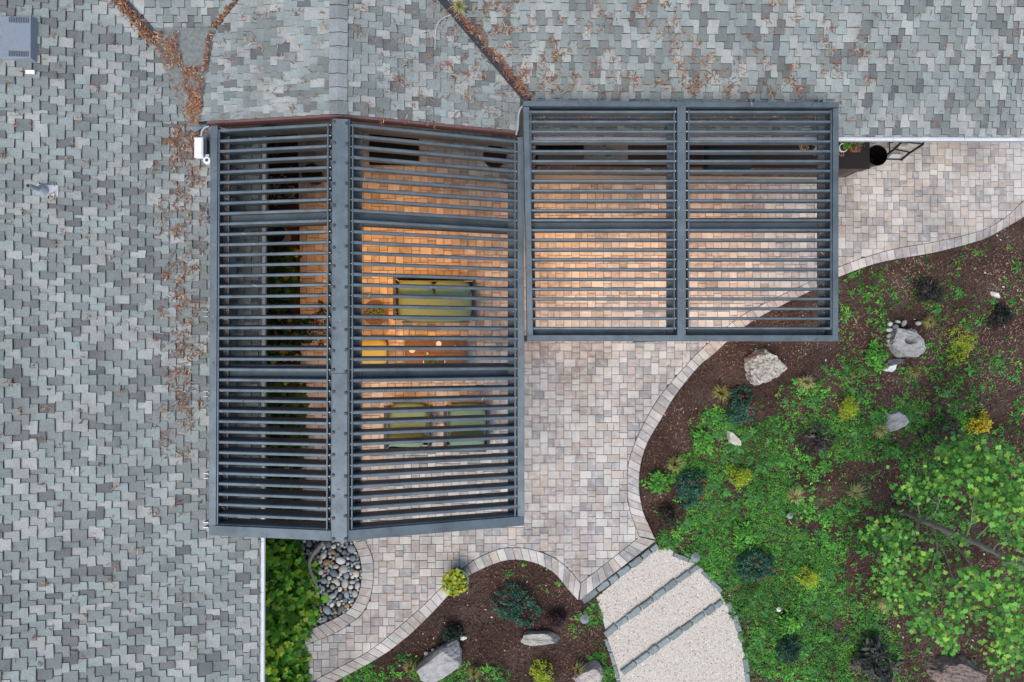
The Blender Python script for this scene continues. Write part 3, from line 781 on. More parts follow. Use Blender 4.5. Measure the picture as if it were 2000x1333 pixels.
def edging(line, name='edging_stone', wpx=12, zz_=.0, lo=20, hi=38, skip=0):
    """a row of rough blue-grey stones along a line of picture points"""
    line = W(line); Ltot = sum(math.dist(line[i], line[i + 1]) for i in range(len(line) - 1))
    t = 0
    fine, _ = resample(line, 200)
    while t < Ltot - .04:
        ln = rnd.uniform(lo, hi) * .0098; ln = min(ln, Ltot - t)
        i0 = int(200 * t / Ltot); i1 = min(200, int(200 * (t + ln) / Ltot))
        a = Vector(fine[i0]); b = Vector(fine[i1]); d = (b - a)
        if d.length < .05 or rnd.random() < skip: t += ln; continue
        d.normalize(); s_ = Vector((-d.y, d.x)); wd = wpx * .0098 / 2 * rnd.uniform(.85, 1.15); c = (a + b) / 2; hl = (b - a).length / 2 - .006
        pl = []
        for u_, v_ in ((-1, -1), (-.35, -1.04), (.4, -1), (1, -.95), (1.0, .2), (.97, 1), (.3, 1.05), (-.4, .97), (-1, 1), (-.98, -.1)):
            q = d * hl * u_ * rnd.uniform(.93, 1) + s_ * wd * v_ * rnd.uniform(.82, 1.08); pl.append((q.x, q.y))
        if area(pl) < 0: pl = pl[::-1]
        k = rnd.uniform(.75, 1.2); m = MB(); m.prism(pl, -.1, zz_ + rnd.uniform(-.01, .012), .012, (.205 * k, .245 * k, .25 * k))
        m.build(name, M['slate'], path_o, loc=(c.x, c.y, 0)); t += ln
edging([(1137, 1176), (1210, 1123), (1286, 1066)])
edging([(1181, 1242), (1250, 1190), (1310, 1145), (1368, 1105)])
edging([(1214, 1316), (1285, 1265), (1345, 1223), (1412, 1176)])
edging([(1315, 1083), (1352, 1098)], wpx=9); edging([(1372, 1118), (1405, 1150), (1420, 1170)], wpx=9, zz_=-.03, skip=.3)
edging([(1422, 1178), (1440, 1210), (1450, 1250), (1458, 1290), (1464, 1350)], wpx=10, zz_=-.03, skip=.3)
edging([(1183, 1250), (1196, 1285), (1208, 1325), (1216, 1370)], wpx=6, zz_=-.03)

# ================================================================== LITTER, MULCH, GROUND COVER
LC = np.array([(.26, .11, .065), (.20, .085, .055), (.33, .17, .09), (.50, .37, .24), (.12, .055, .04)])
def needles(name, pts, label_kind='stuff', ln=(.03, .075), parent=None):
    n = len(pts); ci = npr.choice(5, n, p=[.28, .24, .2, .14, .14])
    return tag(scatter(name, *NEEDLE, pts, npr.uniform(0, 6.3, n), npr.normal(0, .18, n), npr.normal(0, .5, n), np.stack([npr.uniform(*ln, n), npr.uniform(.05, .11, n), np.ones(n) * .05], 1), LC[ci] * npr.uniform(.7, 1.25, (n, 1)), M['litter'], parent), kind='stuff')
def on_slope(s_, pxs, spread, per, off=.03):
    o = []
    for x, y_ in pxs:
        for _ in range(max(1, int(npr.poisson(per)))):
            o.append(tuple(s_.at(x + npr.normal(0, spread), y_ + npr.normal(0, spread), off + npr.uniform(0, .012))))
    return o
def inbox(n, x0, x1, y0, y1, w_=None):
    o = []
    while len(o) < n:
        x, y_ = npr.uniform(x0, x1), npr.uniform(y0, y1)
        if w_ is None or npr.random() < w_(x, y_): o.append((x, y_))
    return o
def nz(x, y_): return .5 + .5 * math.sin(x * .021 + 1.3 * math.sin(y_ * .013)) * math.cos(y_ * .027 + 1.1 * math.sin(x * .017))
pts = on_slope(SM, inbox(300, 920, 1700, -20, 190, lambda x, y_: nz(x, y_) ** 1.5 * (1 if x < 1560 else .4)), 5, 8)
pts += on_slope(SM, inbox(70, 1600, 2000, 0, 255), 4, 3)
needles('leaf_litter', pts)
pts = on_slope(SL, inbox(130, 290, 408, 245, 1010, lambda x, y_: math.exp(-((x - 362) / 34) ** 2) * (1 if y_ < 900 else .3)), 6, 11)
pts += on_slope(SL, inbox(190, 0, 420, 0, 1330), 4, 3) + on_slope(SL, inbox(40, 345, 400, 250, 330), 7, 10)
needles('leaf_litter', pts)
pts = on_slope(SGL, inbox(70, 430, 640, 0, 235), 4, 3) + on_slope(SGR, inbox(170, 690, 1005, 0, 250, lambda x, y_: .25 + .75 * (x - 690) / 320), 5, 5)
needles('leaf_litter', pts)
def along(v, n, sp, per=1):
    o = []
    for _ in range(n):
        t = npr.random() ** 1.0; p = v[0].lerp(v[1], t * .62); o.append((p.x + npr.normal(0, sp), p.y + npr.normal(0, sp), p.z + .035 + npr.uniform(0, .03)))
    return o
needles('leaf_litter', along(VAL_R, 480, .035) + along(VAL_L, 700, .045) + along(VAL_I, 380, .035))
pts = []
for _ in range(3400):
    t = npr.random(); y_ = 62 + 180 * t
    xl, xr = 300 + 66 * max(0, (t - .1) / .9), 416 - 26 * t
    u_ = npr.random()
    if t < .38: u_ = npr.choice([u_ * .42, .9 + u_ * .1], p=[.75, .25])
    elif t > .38: u_ = .35 + .6 * u_ if npr.random() < .8 else u_
    x = xl + (xr - xl) * u_
    if npr.random() > .15 + 1.1 * nz(x * 5.3, y_ * 4.1) ** 1.5: continue
    a, b = SL.at(x, y_, .05), SGL.at(x, y_, .05)
    f = (x - xl) / (xr - xl); q = a.lerp(b, f); q.z = max(a.z, b.z) * .0 + (lp[0].z * 0 + a.z * (1 - f) + b.z * f) + .03
    # lie on the membrane: blend of its two edges
    q.z = np.interp(t, np.linspace(0, 1, 5), [p_.z for p_ in lp]) * (1 - f) + np.interp(t, np.linspace(0, 1, 5), [p_.z for p_ in rp_]) * f + .03
    w_ = P(x, y_, q.z); pts.append((w_.x, w_.y, q.z + npr.uniform(0, .02)))
needles('leaf_litter', pts, ln=(.018, .055))
# what has collected in the pergola troughs
pts = []
for _ in range(520):
    yy = npr.uniform(YF + .2, YB - .15)
    x = npr.choice([XLE + BW + .06, XRE - BW - .045], p=[.6, .4]); pts.append((x + npr.normal(0, .012), yy, zt(x) - .185 + npr.uniform(0, .02)))
for _ in range(260):
    q = Q2(npr.choice([1041, 1619]), npr.uniform(215, 650), .20); pts.append((q.x + npr.normal(0, .02), q.y, q.z + npr.uniform(0, .02)))
for _ in range(240):
    q = Q2(npr.uniform(1050, 1610), 219, .20); pts.append((q.x, q.y + npr.normal(0, .02), q.z + npr.uniform(0, .02)))
needles('leaf_litter', pts)
pts = [tuple(P(x, y_, .012)) for x, y_ in inbox(190, 1025, 1390, 670, 1130) + inbox(90, 1645, 1990, 290, 500) + inbox(60, 720, 1000, 1060, 1200)]
pts = [p for p in pts if inside(p[:2], poly)]
needles('leaf_litter', pts, ln=(.02, .05))
pts = []
for _ in range(46):
    yy = rnd.uniform(YF + .2, YB - .2); x = rnd.choice([XR_ + rnd.uniform(-.09, .09), XLE + rnd.uniform(.02, .08), XRE - rnd.uniform(.02, .08)]); pts.append((x, yy, zt(x) + .006))
for _ in range(40):
    px, py = rnd.choice([(rnd.uniform(1030, 1630), rnd.uniform(658, 664)), (rnd.uniform(1325, 1338), rnd.uniform(210, 650)), (rnd.uniform(1030, 1630), rnd.uniform(199, 205))]); pts.append(tuple(Q2(px, py, -.006)))
for _ in range(160):
    k = rnd.randrange(39); x0, x1 = rnd.choice([(xa, xb), (xc, xd)]); x = rnd.uniform(x0, x1); yy = P(684, 244.2 + 20.81 * k, zt(xc) - .03).y; pts.append((x, yy, zt(x) - .025))
needles('leaf_litter', pts, ln=(.02, .06))

solid = [pp, [tuple(p) for p in poly]]
outpoly = outA + outB + outC[1:] + W([(590, 1400), (2300, 1400), (2300, 380)])
def in_garden(x, y_):
    q = P(x, y_)
    if inside((q.x, q.y), pp): return None
    return (q.x, q.y) if inside((q.x, q.y), outpoly) else None
if True:
    pos = []; cols = []
    mc = np.array([(.155, .080, .060), (.10, .056, .045), (.21, .12, .082), (.042, .027, .023), (.30, .22, .16), (.18, .145, .13)])
    while len(pos) < 60000:
        x, y_ = npr.uniform(640, 2080), npr.uniform(400, 1390); q = in_garden(x, y_)
        if q is None: continue
        pos.append((*q, -.07 + npr.uniform(0, .018)))
        dry = 1 if x > 1560 and y_ < 820 or (x > 1700 and y_ > 1180) else 0
        ci = npr.choice(6, p=[.28, .27, .15, .2, .04, .06] if not dry else [.2, .18, .17, .08, .17, .20]); cols.append(mc[ci] * npr.uniform(.6, 1.3) * min(1.25, max(.35, .78 + .9 * noise.fractal(Vector((x * .011, y_ * .011, 9)), 1.0, 2.0, 4))))
    n = len(pos)
    scatter('bark_mulch', *CHIP, pos, npr.uniform(0, 6.3, n), npr.normal(0, .25, n), npr.normal(0, .25, n), np.stack([npr.uniform(.018, .055, n), npr.uniform(.015, .04, n), npr.uniform(.02, .05, n)], 1), np.array(cols), M['mulch'])['kind'] = 'stuff'
    pos = [(*q, -.055) for q in (in_garden(npr.uniform(640, 2060), npr.uniform(430, 1380)) for _ in range(420)) if q]
    n = len(pos); scatter('fallen_petals', *CHIP, pos, npr.uniform(0, 6.3, n), npr.normal(0, .2, n), npr.normal(0, .2, n), npr.uniform(.015, .045, n), np.array([(.62, .56, .48), (.55, .42, .2), (.7, .7, .7)])[npr.integers(0, 3, n)], M['mulch'])['kind'] = 'stuff'
# green cover: density by picture ellipses (cx, cy, rx, ry, strength)
GREEN = [(1500, 1010, 190, 150, 1.0), (1430, 1080, 130, 60, 1.0), (1420, 980, 70, 60, .8), (1560, 900, 120, 80, .95), (1610, 1060, 150, 110, 1.0), (1560, 1200, 130, 130, 1.0), (1640, 1270, 110, 90, .9), (1700, 1080, 80, 90, .5), (1760, 900, 140, 70, .85), (1690, 880, 90, 60, .9), (1800, 850, 110, 60, .9), (1470, 870, 70, 40, .55), (1400, 850, 45, 50, .55), (1560, 790, 80, 50, .3), (1640, 760, 90, 60, .28), (1740, 590, 90, 50, .22), (1690, 570, 50, 40, .22), (1650, 590, 40, 40, .3), (1690, 640, 60, 50, .16), (1850, 640, 120, 70, .13), (1860, 740, 120, 60, .18), (1920, 600, 80, 80, .08), (1950, 560, 60, 60, .07), (1800, 780, 140, 60, .24), (1850, 950, 160, 120, .35), (1900, 1090, 120, 110, .2), (1780, 1180, 110, 70, .25), (1180, 1250, 35, 70, .8), (1195, 1310, 25, 40, .9), (1150, 1230, 30, 30, .5), (860, 1320, 60, 25, .6), (720, 1318, 60, 22, .6), (770, 1296, 40, 16, .4), (960, 1325, 40, 18, .4), (1050, 1130, 60, 30, .10), (1960, 900, 80, 200, .25), (1300, 1055, 30, 20, .9), (1450, 1260, 20, 60, .3)]
BARE = [(1280, 950, 30, 100), (1320, 990, 30, 40), (1610, 960, 45, 35), (1670, 930, 40, 30), (1690, 1130, 45, 70), (1560, 860, 45, 35), (1690, 1310, 30, 40), (1640, 955, 30, 40), (1730, 970, 40, 60), (1500, 720, 80, 40)]
clp = []
def fr(x, y_, sc_, oct_=3): return noise.fractal(Vector((x * sc_, y_ * sc_, 3.7)), 1.0, 2.0, oct_)
while len(clp) < 16500:
    x, y_ = npr.uniform(640, 2060), npr.uniform(480, 1400)
    d = 0
    for cx, cy, rx, ry, s_ in GREEN:
        r2 = ((x - cx) / rx) ** 2 + ((y_ - cy) / ry) ** 2
        if r2 < 1.6: d = max(d, s_ * min(1, (1.6 - r2) / .7))
    for cx, cy, rx, ry in BARE:
        r2 = ((x - cx) / rx) ** 2 + ((y_ - cy) / ry) ** 2
        if r2 < 1.5: d *= min(1, .10 + .6 * r2)
    if x > 1560: d = max(d, .07)
    nzv = .5 + 1.3 * fr(x, y_, .016) + .5 * fr(x, y_, .06)
    d *= min(1, max(.03, nzv + (d - .35) * .8))
    if npr.random() > d: continue
    q = in_garden(x, y_)
    if q: clp.append((q[0], q[1], x, y_, d))
pos = []; yaw = []; pit = []; sc = []; cols = []
GC = np.array([(.055, .22, .026), (.085, .32, .032), (.12, .40, .045), (.05, .24, .05), (.04, .15, .025), (.14, .34, .05)])
for X, Y, x, y_, d in clp:
    dense = d > .55
    n = npr.integers(6, 11); tone = fr(x + 900, y_, .012) ; base = GC[npr.integers(0, 6)] * npr.uniform(.75, 1.25) * (1 + .6 * tone); a0 = npr.uniform(0, 6.3); s0 = npr.uniform(.022, .042) if dense else npr.uniform(.03, .062)
    hgt = npr.uniform(0, .05) + (.05 * max(0, fr(x, y_ + 500, .02)) if dense else 0)
    for k in range(n):
        pos.append((X + npr.normal(0, .018), Y + npr.normal(0, .018), -.064 + hgt * npr.uniform(.3, 1))); yaw.append(a0 + 6.283 * k / n + npr.normal(0, .3)); pit.append(npr.uniform(.0, .8)); sc.append(s0 * npr.uniform(.7, 1.25)); cols.append(base * npr.uniform(.8, 1.2))
for _ in range(420):
    X, Y, x, y_, d = clp[npr.integers(0, len(clp))]
    if x < 1250 and npr.random() < .6: continue
    n = npr.integers(9, 16); base = np.array(((.05, .19, .035), (.075, .25, .045), (.06, .17, .05))[npr.integers(0, 3)]) * npr.uniform(.8, 1.3); s0 = npr.uniform(.07, .13)
    for k in range(n):
        pos.append((X + npr.normal(0, .01), Y + npr.normal(0, .01), -.02)); yaw.append(6.283 * k / n + npr.normal(0, .2)); pit.append(npr.uniform(.1, .6)); sc.append(s0 * npr.uniform(.6, 1.15)); cols.append(base * npr.uniform(.8, 1.2))
n = len(pos); scatter('ground_cover', *LEAF, pos, yaw, pit, npr.normal(0, .3, n), sc, np.array(cols), M['leaf'])['kind'] = 'stuff'

# ================================================================== ROCKS
def rock(px, py, rx, ry, h, rz, label, seed, col=(.30, .30, .29), group=None, boxy=0, bowl=None, name='boulder', cat='boulder'):
    r_ = random.Random(seed); m = MB(); vs = []
    k_ = mpp(h); planes = [(Vector((r_.gauss(0, 1), r_.gauss(0, 1), r_.gauss(0, .6))).normalized(), r_.uniform(.62, .9)) for _ in range(11)] + [(Vector((r_.uniform(-.15, .15), r_.uniform(-.15, .15), 1)).normalized(), .62)]
    ph = [r_.uniform(0, 6.3) for _ in range(9)]
    for x, y_, z_ in ICO4[0]:
        v = Vector((x, y_, z_))
        v *= 1 + .10 * math.sin(3 * x + ph[0]) * math.sin(3 * y_ + ph[1]) + .05 * math.sin(7 * x + ph[2] + 3 * z_) + .04 * math.sin(8 * y_ + ph[3])
        if boxy:
            k = max(abs(x), abs(y_), abs(z_)); v = v * (1 - boxy) + v / k * boxy * .8
        for nn, d in planes:
            e = v.dot(nn) - d
            if e > 0: v -= nn * e * .9
        nv = Vector((x, y_, z_)) * 2.2 + Vector((seed, 0, 0)); v *= 1 + (.12 if seed in (3, 5, 17) else .06) * noise.fractal(nv, 1.0, 2.0, 4) + (.06 if seed == 3 else .02) * noise.noise(nv * 4)
        if bowl:
            dd = math.hypot(v.x - bowl[0], v.y - bowl[1])
            if v.z > 0 and dd < bowl[2]: v.z -= .45 * (1 - (dd / bowl[2]) ** 2)
        vs.append((v.x * rx * k_ / .8, v.y * ry * k_ / .8, max(v.z, -.35) * h / .62))
    m.add(vs, ICO4[1], col); c = P(px, py, h * .5)
    o = m.build(name, M['rock' if seed in (3, 17) else 'rock_smooth'], loc=(c.x, c.y, -.06)); o.rotation_euler = (0, 0, rz); tag(o, label, cat, group); return o
rock(1497, 717, 33, 33, .30, .4, 'pale pitted limestone boulder in bare mulch below the flat pergola', 3, (.42, .40, .36))
rock(1777, 669, 35, 25, .32, -.1, 'flat topped grey boulder with a hollow in its top', 5, (.31, .31, .31), bowl=(-.1, .12, .27))
rock(1436, 858, 16, 9, .10, -.7, 'small cream stone half sunk in the green weeds', 8, (.46, .45, .40), name='stone', cat='stone')
rock(1755, 824, 21, 18, .16, .3, 'round grey boulder sunk in dense green ground cover', 9, (.33, .34, .34))
rock(1054, 1251, 40, 13, .18, -.04, 'long narrow grey stone lying in the lower mulch bed', 12, (.40, .39, .36), boxy=.75, name='stone', cat='stone')
rock(856, 1302, 52, 26, .32, .62, 'big angular grey boulder in the lower mulch bed', 13, (.34, .34, .34))
rock(1152, 1322, 26, 20, .28, .5, 'smooth tan grey boulder beside the gravel path', 16, (.42, .39, .36))
rock(1875, 1318, 50, 24, .30, -.1, 'brown weathered boulder beyond the young tree', 17, (.22, .17, .15))
rock(1744, 719, 11, 7, .09, .4, 'small bright white rock near the flat topped boulder', 19, (.75, .75, .76), name='stone', cat='stone')
rock(1752, 706, 15, 6, .05, .1, 'thin dark slate shard beside the small white rock', 21, (.10, .10, .11), name='stone', cat='stone')
rock(905, 1249, 7, 5, .06, .2, 'small white stone in the lower mulch bed', 23, (.62, .62, .58), name='stone', cat='stone')
rock(1950, 575, 9, 5, .06, -.5, 'small white stone on the dry upper bank', 25, (.62, .62, .60), name='stone', cat='stone')
for i, (x, y_, a, b, rz) in enumerate([(1739, 633, 5.5, 5, .3), (1754, 629, 3.6, 5, 1.2), (1765, 632, 4.6, 7.5, -.5), (1750, 639, 5.5, 5, 0), (1738, 645, 7, 4.2, -.1), (1738, 656, 6.5, 4.6, .5), (1736, 666, 5, 4, 0), (1793, 632, 6, 4.4, 0)]):
    o = bpy.data.objects.new('pebble', PALE[i % 5]); C.objects.link(o); q = P(x, y_); k = mpp(0)
    o.location = (q.x, q.y, -.01); o.scale = (a * k * 1.05, b * k * 1.05, .06); o.rotation_euler = (0, 0, rz)
    tag(o, 'smooth pale pebble set beside the hollow topped boulder', 'pebble', 'pebbles round the hollow topped boulder')
for i, (x, y_, a, b) in enumerate([(832, 1278, 5.5, 4.5), (841, 1280, 4.5, 5), (832, 1288, 6, 4.2), (846, 1272, 4, 3.5), (856, 1268, 4.5, 3.6)]):
    o = bpy.data.objects.new('pebble', PALE[(1, 3)[i % 2]]); C.objects.link(o); q = P(x, y_); k = mpp(0)
    o.location = (q.x, q.y, -.03); o.scale = (a * k, b * k, .045); o.rotation_euler = (0, 0, i)
    tag(o, 'smooth cream pebble against the big angular boulder', 'pebble', 'pebbles against the big angular boulder')

# ================================================================== PLANTS
def leaves(pos, yaw, pit, sc, cols, tmpl=LEAF, name='foliage', parent=None, roll=.4, material=None):
    n = len(pos); return scatter(name, *tmpl, pos, yaw, pit, npr.normal(0, roll, n), sc, np.array(cols), material or M['leaf'], parent)
def grass(px, py, label, rad=.19, lean=(0, 0), tone=0, group='feathery grass tufts in the garden'):
    c = P(px, py); m = MB()
    for _ in range(150):
        a = rnd.uniform(0, 6.283); r_ = rad * rnd.uniform(.45, 1.25); hh = rnd.uniform(.16, .34)
        dx, dy = math.cos(a) * r_ + lean[0] * rad, math.sin(a) * r_ + lean[1] * rad; b = rnd.uniform(0, .03)
        p0 = Vector((math.cos(a) * b, math.sin(a) * b, 0)); p1 = Vector((dx * .4, dy * .4, hh * .75)); p2 = Vector((dx, dy, hh * rnd.uniform(.55, .85)))
        s_ = Vector((-math.sin(a), math.cos(a), 0)) * .0035; k = rnd.uniform(.7, 1.3)
        col = rnd.choice([(.26 * k, .26 * k, .06 * k), (.17 * k, .20 * k, .04 * k), (.42 * k, .38 * k, .15 * k)] if tone == 0 else [(.48 * k, .45 * k, .22 * k), (.34 * k, .34 * k, .13 * k)])
        m.add([p0 - s_, p0 + s_, p1 + s_, p1 - s_, p2], [(0, 1, 2, 3), (3, 2, 4)], col)
    o = m.build('grass_tuft', M['leaf'], loc=(c.x, c.y, -.07)); tag(o, label, 'grass', group); return o
grass(1570, 746, 'feathery grass tuft below and right of the pitted limestone boulder', tone=1)
grass(1405, 768, 'olive grass tuft above the blue green shrub near the paver border'); grass(1315, 905, 'olive grass tuft on the bare mulch along the paver curve')
grass(1545, 970, 'straw grass tuft in the dense green ground cover', tone=1, lean=(.3, .3)); grass(1662, 964, 'straw grass tuft beside a bare soil patch', tone=1, lean=(.4, .4))
grass(1808, 630, 'olive grass tuft at the corner of the hollow topped boulder', .15); grass(1780, 722, 'olive grass tuft beside the small white rock', .17, lean=(0, -.3))
grass(1712, 838, 'straw grass tuft beside the round sunken boulder', .15, tone=1, lean=(.3, -.3)); grass(1720, 1165, 'pale grass tuft drooping under the young tree', .15, tone=1, lean=(.1, -1.1))
grass(803, 1300, 'olive grass tuft between the angular boulder and the paver border', .13, lean=(-.2, .3)); grass(925, 1310, 'olive grass tuft right of the big angular boulder', .13); grass(1124, 1308, 'olive grass tuft left of the smooth tan boulder', .14, lean=(.5, .5))

def shrub(px, py, rad, h, n, ll, cols, label, cat='shrub', name='shrub', tmpl=LEAF, upright=.6, flowers=0, fcol=(.45, .02, .02), group=None, twig=True, squash=1.0):
    c = P(px, py, h * .35); t = thing(name, label, cat, (c.x, c.y, -.07), 0, group)
    if twig:
        m = MB()
        for _ in range(9):
            a = rnd.uniform(0, 6.283); r_ = rad * rnd.uniform(.4, .85)
            m.tube([(0, 0, 0), (math.cos(a) * r_ * .4, math.sin(a) * r_ * .4, h * .5), (math.cos(a) * r_, math.sin(a) * r_, h * .75)], [.012, .008, .003], 5)
        m.build('stem', M['bark'], t)
    pos = []; yaw = []; pit = []; sc = []; cc = []
    ncl = max(6, n // 12)
    for _ in range(ncl):
        a = rnd.uniform(0, 6.283); rr = rad * rnd.random() ** .62 * (1 + .28 * math.sin(2 * a + px) + .18 * math.sin(3 * a + py)); zc = h * (1 - .55 * (rr / rad) ** 2) * rnd.uniform(.6, 1); base = np.array(rnd.choice(cols)) * rnd.uniform(.75, 1.25)
        cx, cy = math.cos(a) * rr, math.sin(a) * rr * squash
        for _ in range(n // ncl):
            yw = rnd.uniform(0, 6.283)
            pos.append((cx + rnd.gauss(0, ll * .45), cy + rnd.gauss(0, ll * .45), zc + rnd.gauss(0, h * .07))); yaw.append(yw); pit.append(rnd.uniform(-.2, 1.2) * upright + .05)
            sc.append(ll * rnd.uniform(.65, 1.25)); cc.append(base * rnd.uniform(.8, 1.2))
    leaves(pos, yaw, pit, sc, cc, tmpl, 'foliage', t)
    for _ in range(flowers):
        a = rnd.uniform(-1.2, 2.2); rr = rad * rnd.uniform(.3, 1.0); m = MB(); k = rnd.uniform(.012, .022)
        p = (math.cos(a) * rr, math.sin(a) * rr - rad * .2, h * rnd.uniform(.65, .95)); m.add([(p[0] + x * k, p[1] + y_ * k, p[2] + z_ * k * .8) for x, y_, z_ in ICO1[0]], ICO1[1], tuple(v * rnd.uniform(.7, 1.3) for v in fcol)); m.build('flower', M['attr'], t)
    return t
BLUEG = [(.026, .105, .070), (.042, .14, .095), (.018, .07, .052), (.055, .165, .105)]
for x, y_, r_, lab, fl_ in ((1450, 795, .30, 'blue green needle leaved shrub with red blooms near the limestone boulder', 16), (1350, 955, .33, 'blue green shrub with red blooms inside the paver curve', 16), (1008, 1185, .40, 'wide blue green shrub in the middle of the lower mulch bed', 7), (1478, 1108, .32, 'blue green shrub with red blooms deep in the ground cover', 12)):
    shrub(x, y_, r_, .38, 1700, .048, BLUEG, lab, flowers=fl_, upright=1.0)
LIME = [(.32, .44, .02), (.40, .52, .025), (.24, .36, .02), (.46, .52, .04)]
for x, y_, r_, lab in ((1657, 798, .21, 'chartreuse feathery shrub between two bare patches'), (1447, 931, .21, 'chartreuse feathery shrub beside a blue green shrub'), (1878, 673, .30, 'large chartreuse feathery shrub right of the hollow topped boulder'), (1580, 1128, .20, 'chartreuse feathery shrub in the thick green cover'), (1060, 1318, .23, 'chartreuse feathery shrub in the lower mulch bed')):
    shrub(x, y_, r_, .34, 1000, .055, LIME, lab, upright=1.0, tmpl=([(0, 0, 0), (.4, .09, .03), (1, 0, -.05), (.4, -.09, .03)], [(0, 1, 2, 3)]))
shrub(1917, 828, .19, .3, 700, .055, [(.50, .38, .02), (.58, .44, .03), (.38, .34, .02)], 'golden yellow shrub beside the young tree leaves', upright=1.0)
PURP = [(.045, .035, .040), (.065, .050, .052), (.030, .026, .030), (.075, .07, .062)]
for x, y_, r_, lab, pal in ((1597, 856, .33, 'dusky purple brown shrub left of the chartreuse shrub', PURP), (1848, 845, .36, 'dusky purple shrub touching the young tree leaves', PURP), (1818, 568, .26, 'dark shrub on the dry bank near the paver border', [(.022, .03, .026), (.035, .04, .035)]), (1960, 618, .19, 'small blackish green shrub on the dry upper bank', [(.012, .022, .020), (.02, .03, .026)]), (880, 1240, .16, 'small dark green shrub left of the white stone', [(.015, .035, .026), (.025, .05, .036)]), (1088, 1212, .14, 'small dusky red shrub beside the long narrow stone', [(.06, .03, .03), (.04, .022, .024)]), (1545, 1268, .25, 'dark teal shrub low in the green cover', [(.012, .05, .035), (.02, .07, .045)]), (1305, 1010, .17, 'wispy brownish green shrub inside the paver curve', [(.045, .04, .028), (.03, .04, .025)])):
    shrub(x, y_, r_, .32, 1100, .045, pal, lab, upright=.9)
shrub(1712, 1290, .42, .42, 420, .12, [(.022, .035, .030), (.035, .045, .040), (.10, .095, .085), (.018, .026, .024)], 'dark leaved shrub with pale leaf edges below the young tree', upright=.6)
LG = [(.09, .32, .035), (.12, .38, .04), (.07, .26, .03)]
for x, y_, r_, lab in ((1714, 697, .23, 'bright green round leaved plant beside the white rock'), (1283, 945, .20, 'bright green leafy plant at the bulge of the paver curve'), (1456, 1048, .24, 'bright green leafy plant in the thick ground cover'), (1545, 1218, .21, 'bright green leafy plant near the white path lamp'), (1375, 862, .17, 'loose green leafy plant near the cream stone')):
    shrub(x, y_, r_, .24, 260, .085, LG, lab, name='leafy_plant', cat='plant', upright=.5)

# climbing plant with lobed leaves along the left wing
def vine(px0, px1, py0, py1, n, z0, z1, label, pal, size=(.07, .14), edge_fn=None, extra=None):
    c = P((px0 + px1) / 2, (py0 + py1) / 2, 0); t = thing('climbing_vine', label, 'vine', (c.x, c.y, -.05))
    pos = []; yaw = []; pit = []; sc = []; cc = []
    while len(pos) < n:
        x, y_ = rnd.uniform(px0, px1), rnd.uniform(py0, py1)
        lim = edge_fn(y_) if edge_fn else px1
        if x > lim + rnd.gauss(0, 7): continue
        depth = (lim - x) / max(lim - px0, 1); zc = z0 + (z1 - z0) * max(0, min(1, depth)) * rnd.uniform(.35, 1)
        q = P(x, y_, zc); pos.append((q.x - c.x, q.y - c.y, zc + .05)); yaw.append(rnd.uniform(0, 6.283)); pit.append(rnd.gauss(.15, .45)); s_ = rnd.uniform(*size); sc.append(s_)
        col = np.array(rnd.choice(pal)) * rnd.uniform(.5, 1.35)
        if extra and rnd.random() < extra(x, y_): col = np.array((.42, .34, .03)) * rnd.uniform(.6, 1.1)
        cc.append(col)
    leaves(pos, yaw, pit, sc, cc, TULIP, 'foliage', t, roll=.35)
    for _ in range(10):
        m = MB(); y_ = rnd.uniform(py0, py1); a, b = P(px0 + 15, y_, 0), P(px0 + rnd.uniform(20, 70), y_ + rnd.uniform(-40, 40), z1 * .7); a -= c; b -= c
        m.tube([(a.x, a.y, 0), ((a.x + b.x) / 2 + .05, (a.y + b.y) / 2, z1 * .4), (b.x, b.y, z1 * .7)], [.012, .009, .004], 5)
        m.build('stem', M['bark'], t)
    return t
VG = [(.10, .32, .025), (.17, .44, .035), (.27, .54, .04), (.055, .19, .018), (.40, .56, .04)]
ivedge = lambda y_: np.interp(y_, [1050, 1075, 1100, 1150, 1180, 1215, 1250, 1290, 1333, 1400], [572, 590, 606, 618, 622, 606, 598, 590, 600, 590])
vine(512, 640, 1052, 1400, 1350, .02, .95, 'broad leaved green vine between the gutter and the pebble bed', VG, size=(.09, .17), edge_fn=ivedge)
med = lambda y_: np.interp(y_, [485, 560, 600, 640, 690, 720, 800, 900, 960, 1040], [575, 580, 570, 585, 585, 588, 600, 590, 585, 600])
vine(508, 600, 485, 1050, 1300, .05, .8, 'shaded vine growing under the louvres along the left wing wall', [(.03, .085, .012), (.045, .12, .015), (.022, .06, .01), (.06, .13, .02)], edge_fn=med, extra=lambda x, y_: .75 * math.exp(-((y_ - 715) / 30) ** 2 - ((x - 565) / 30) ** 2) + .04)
shrub(615, 640, .34, .6, 420, .07, [(.02, .05, .014), (.03, .075, .02)], 'dark rose bush with red buds under the ridge of the pergola', cat='shrub', name='rose_bush', flowers=14, upright=.5)

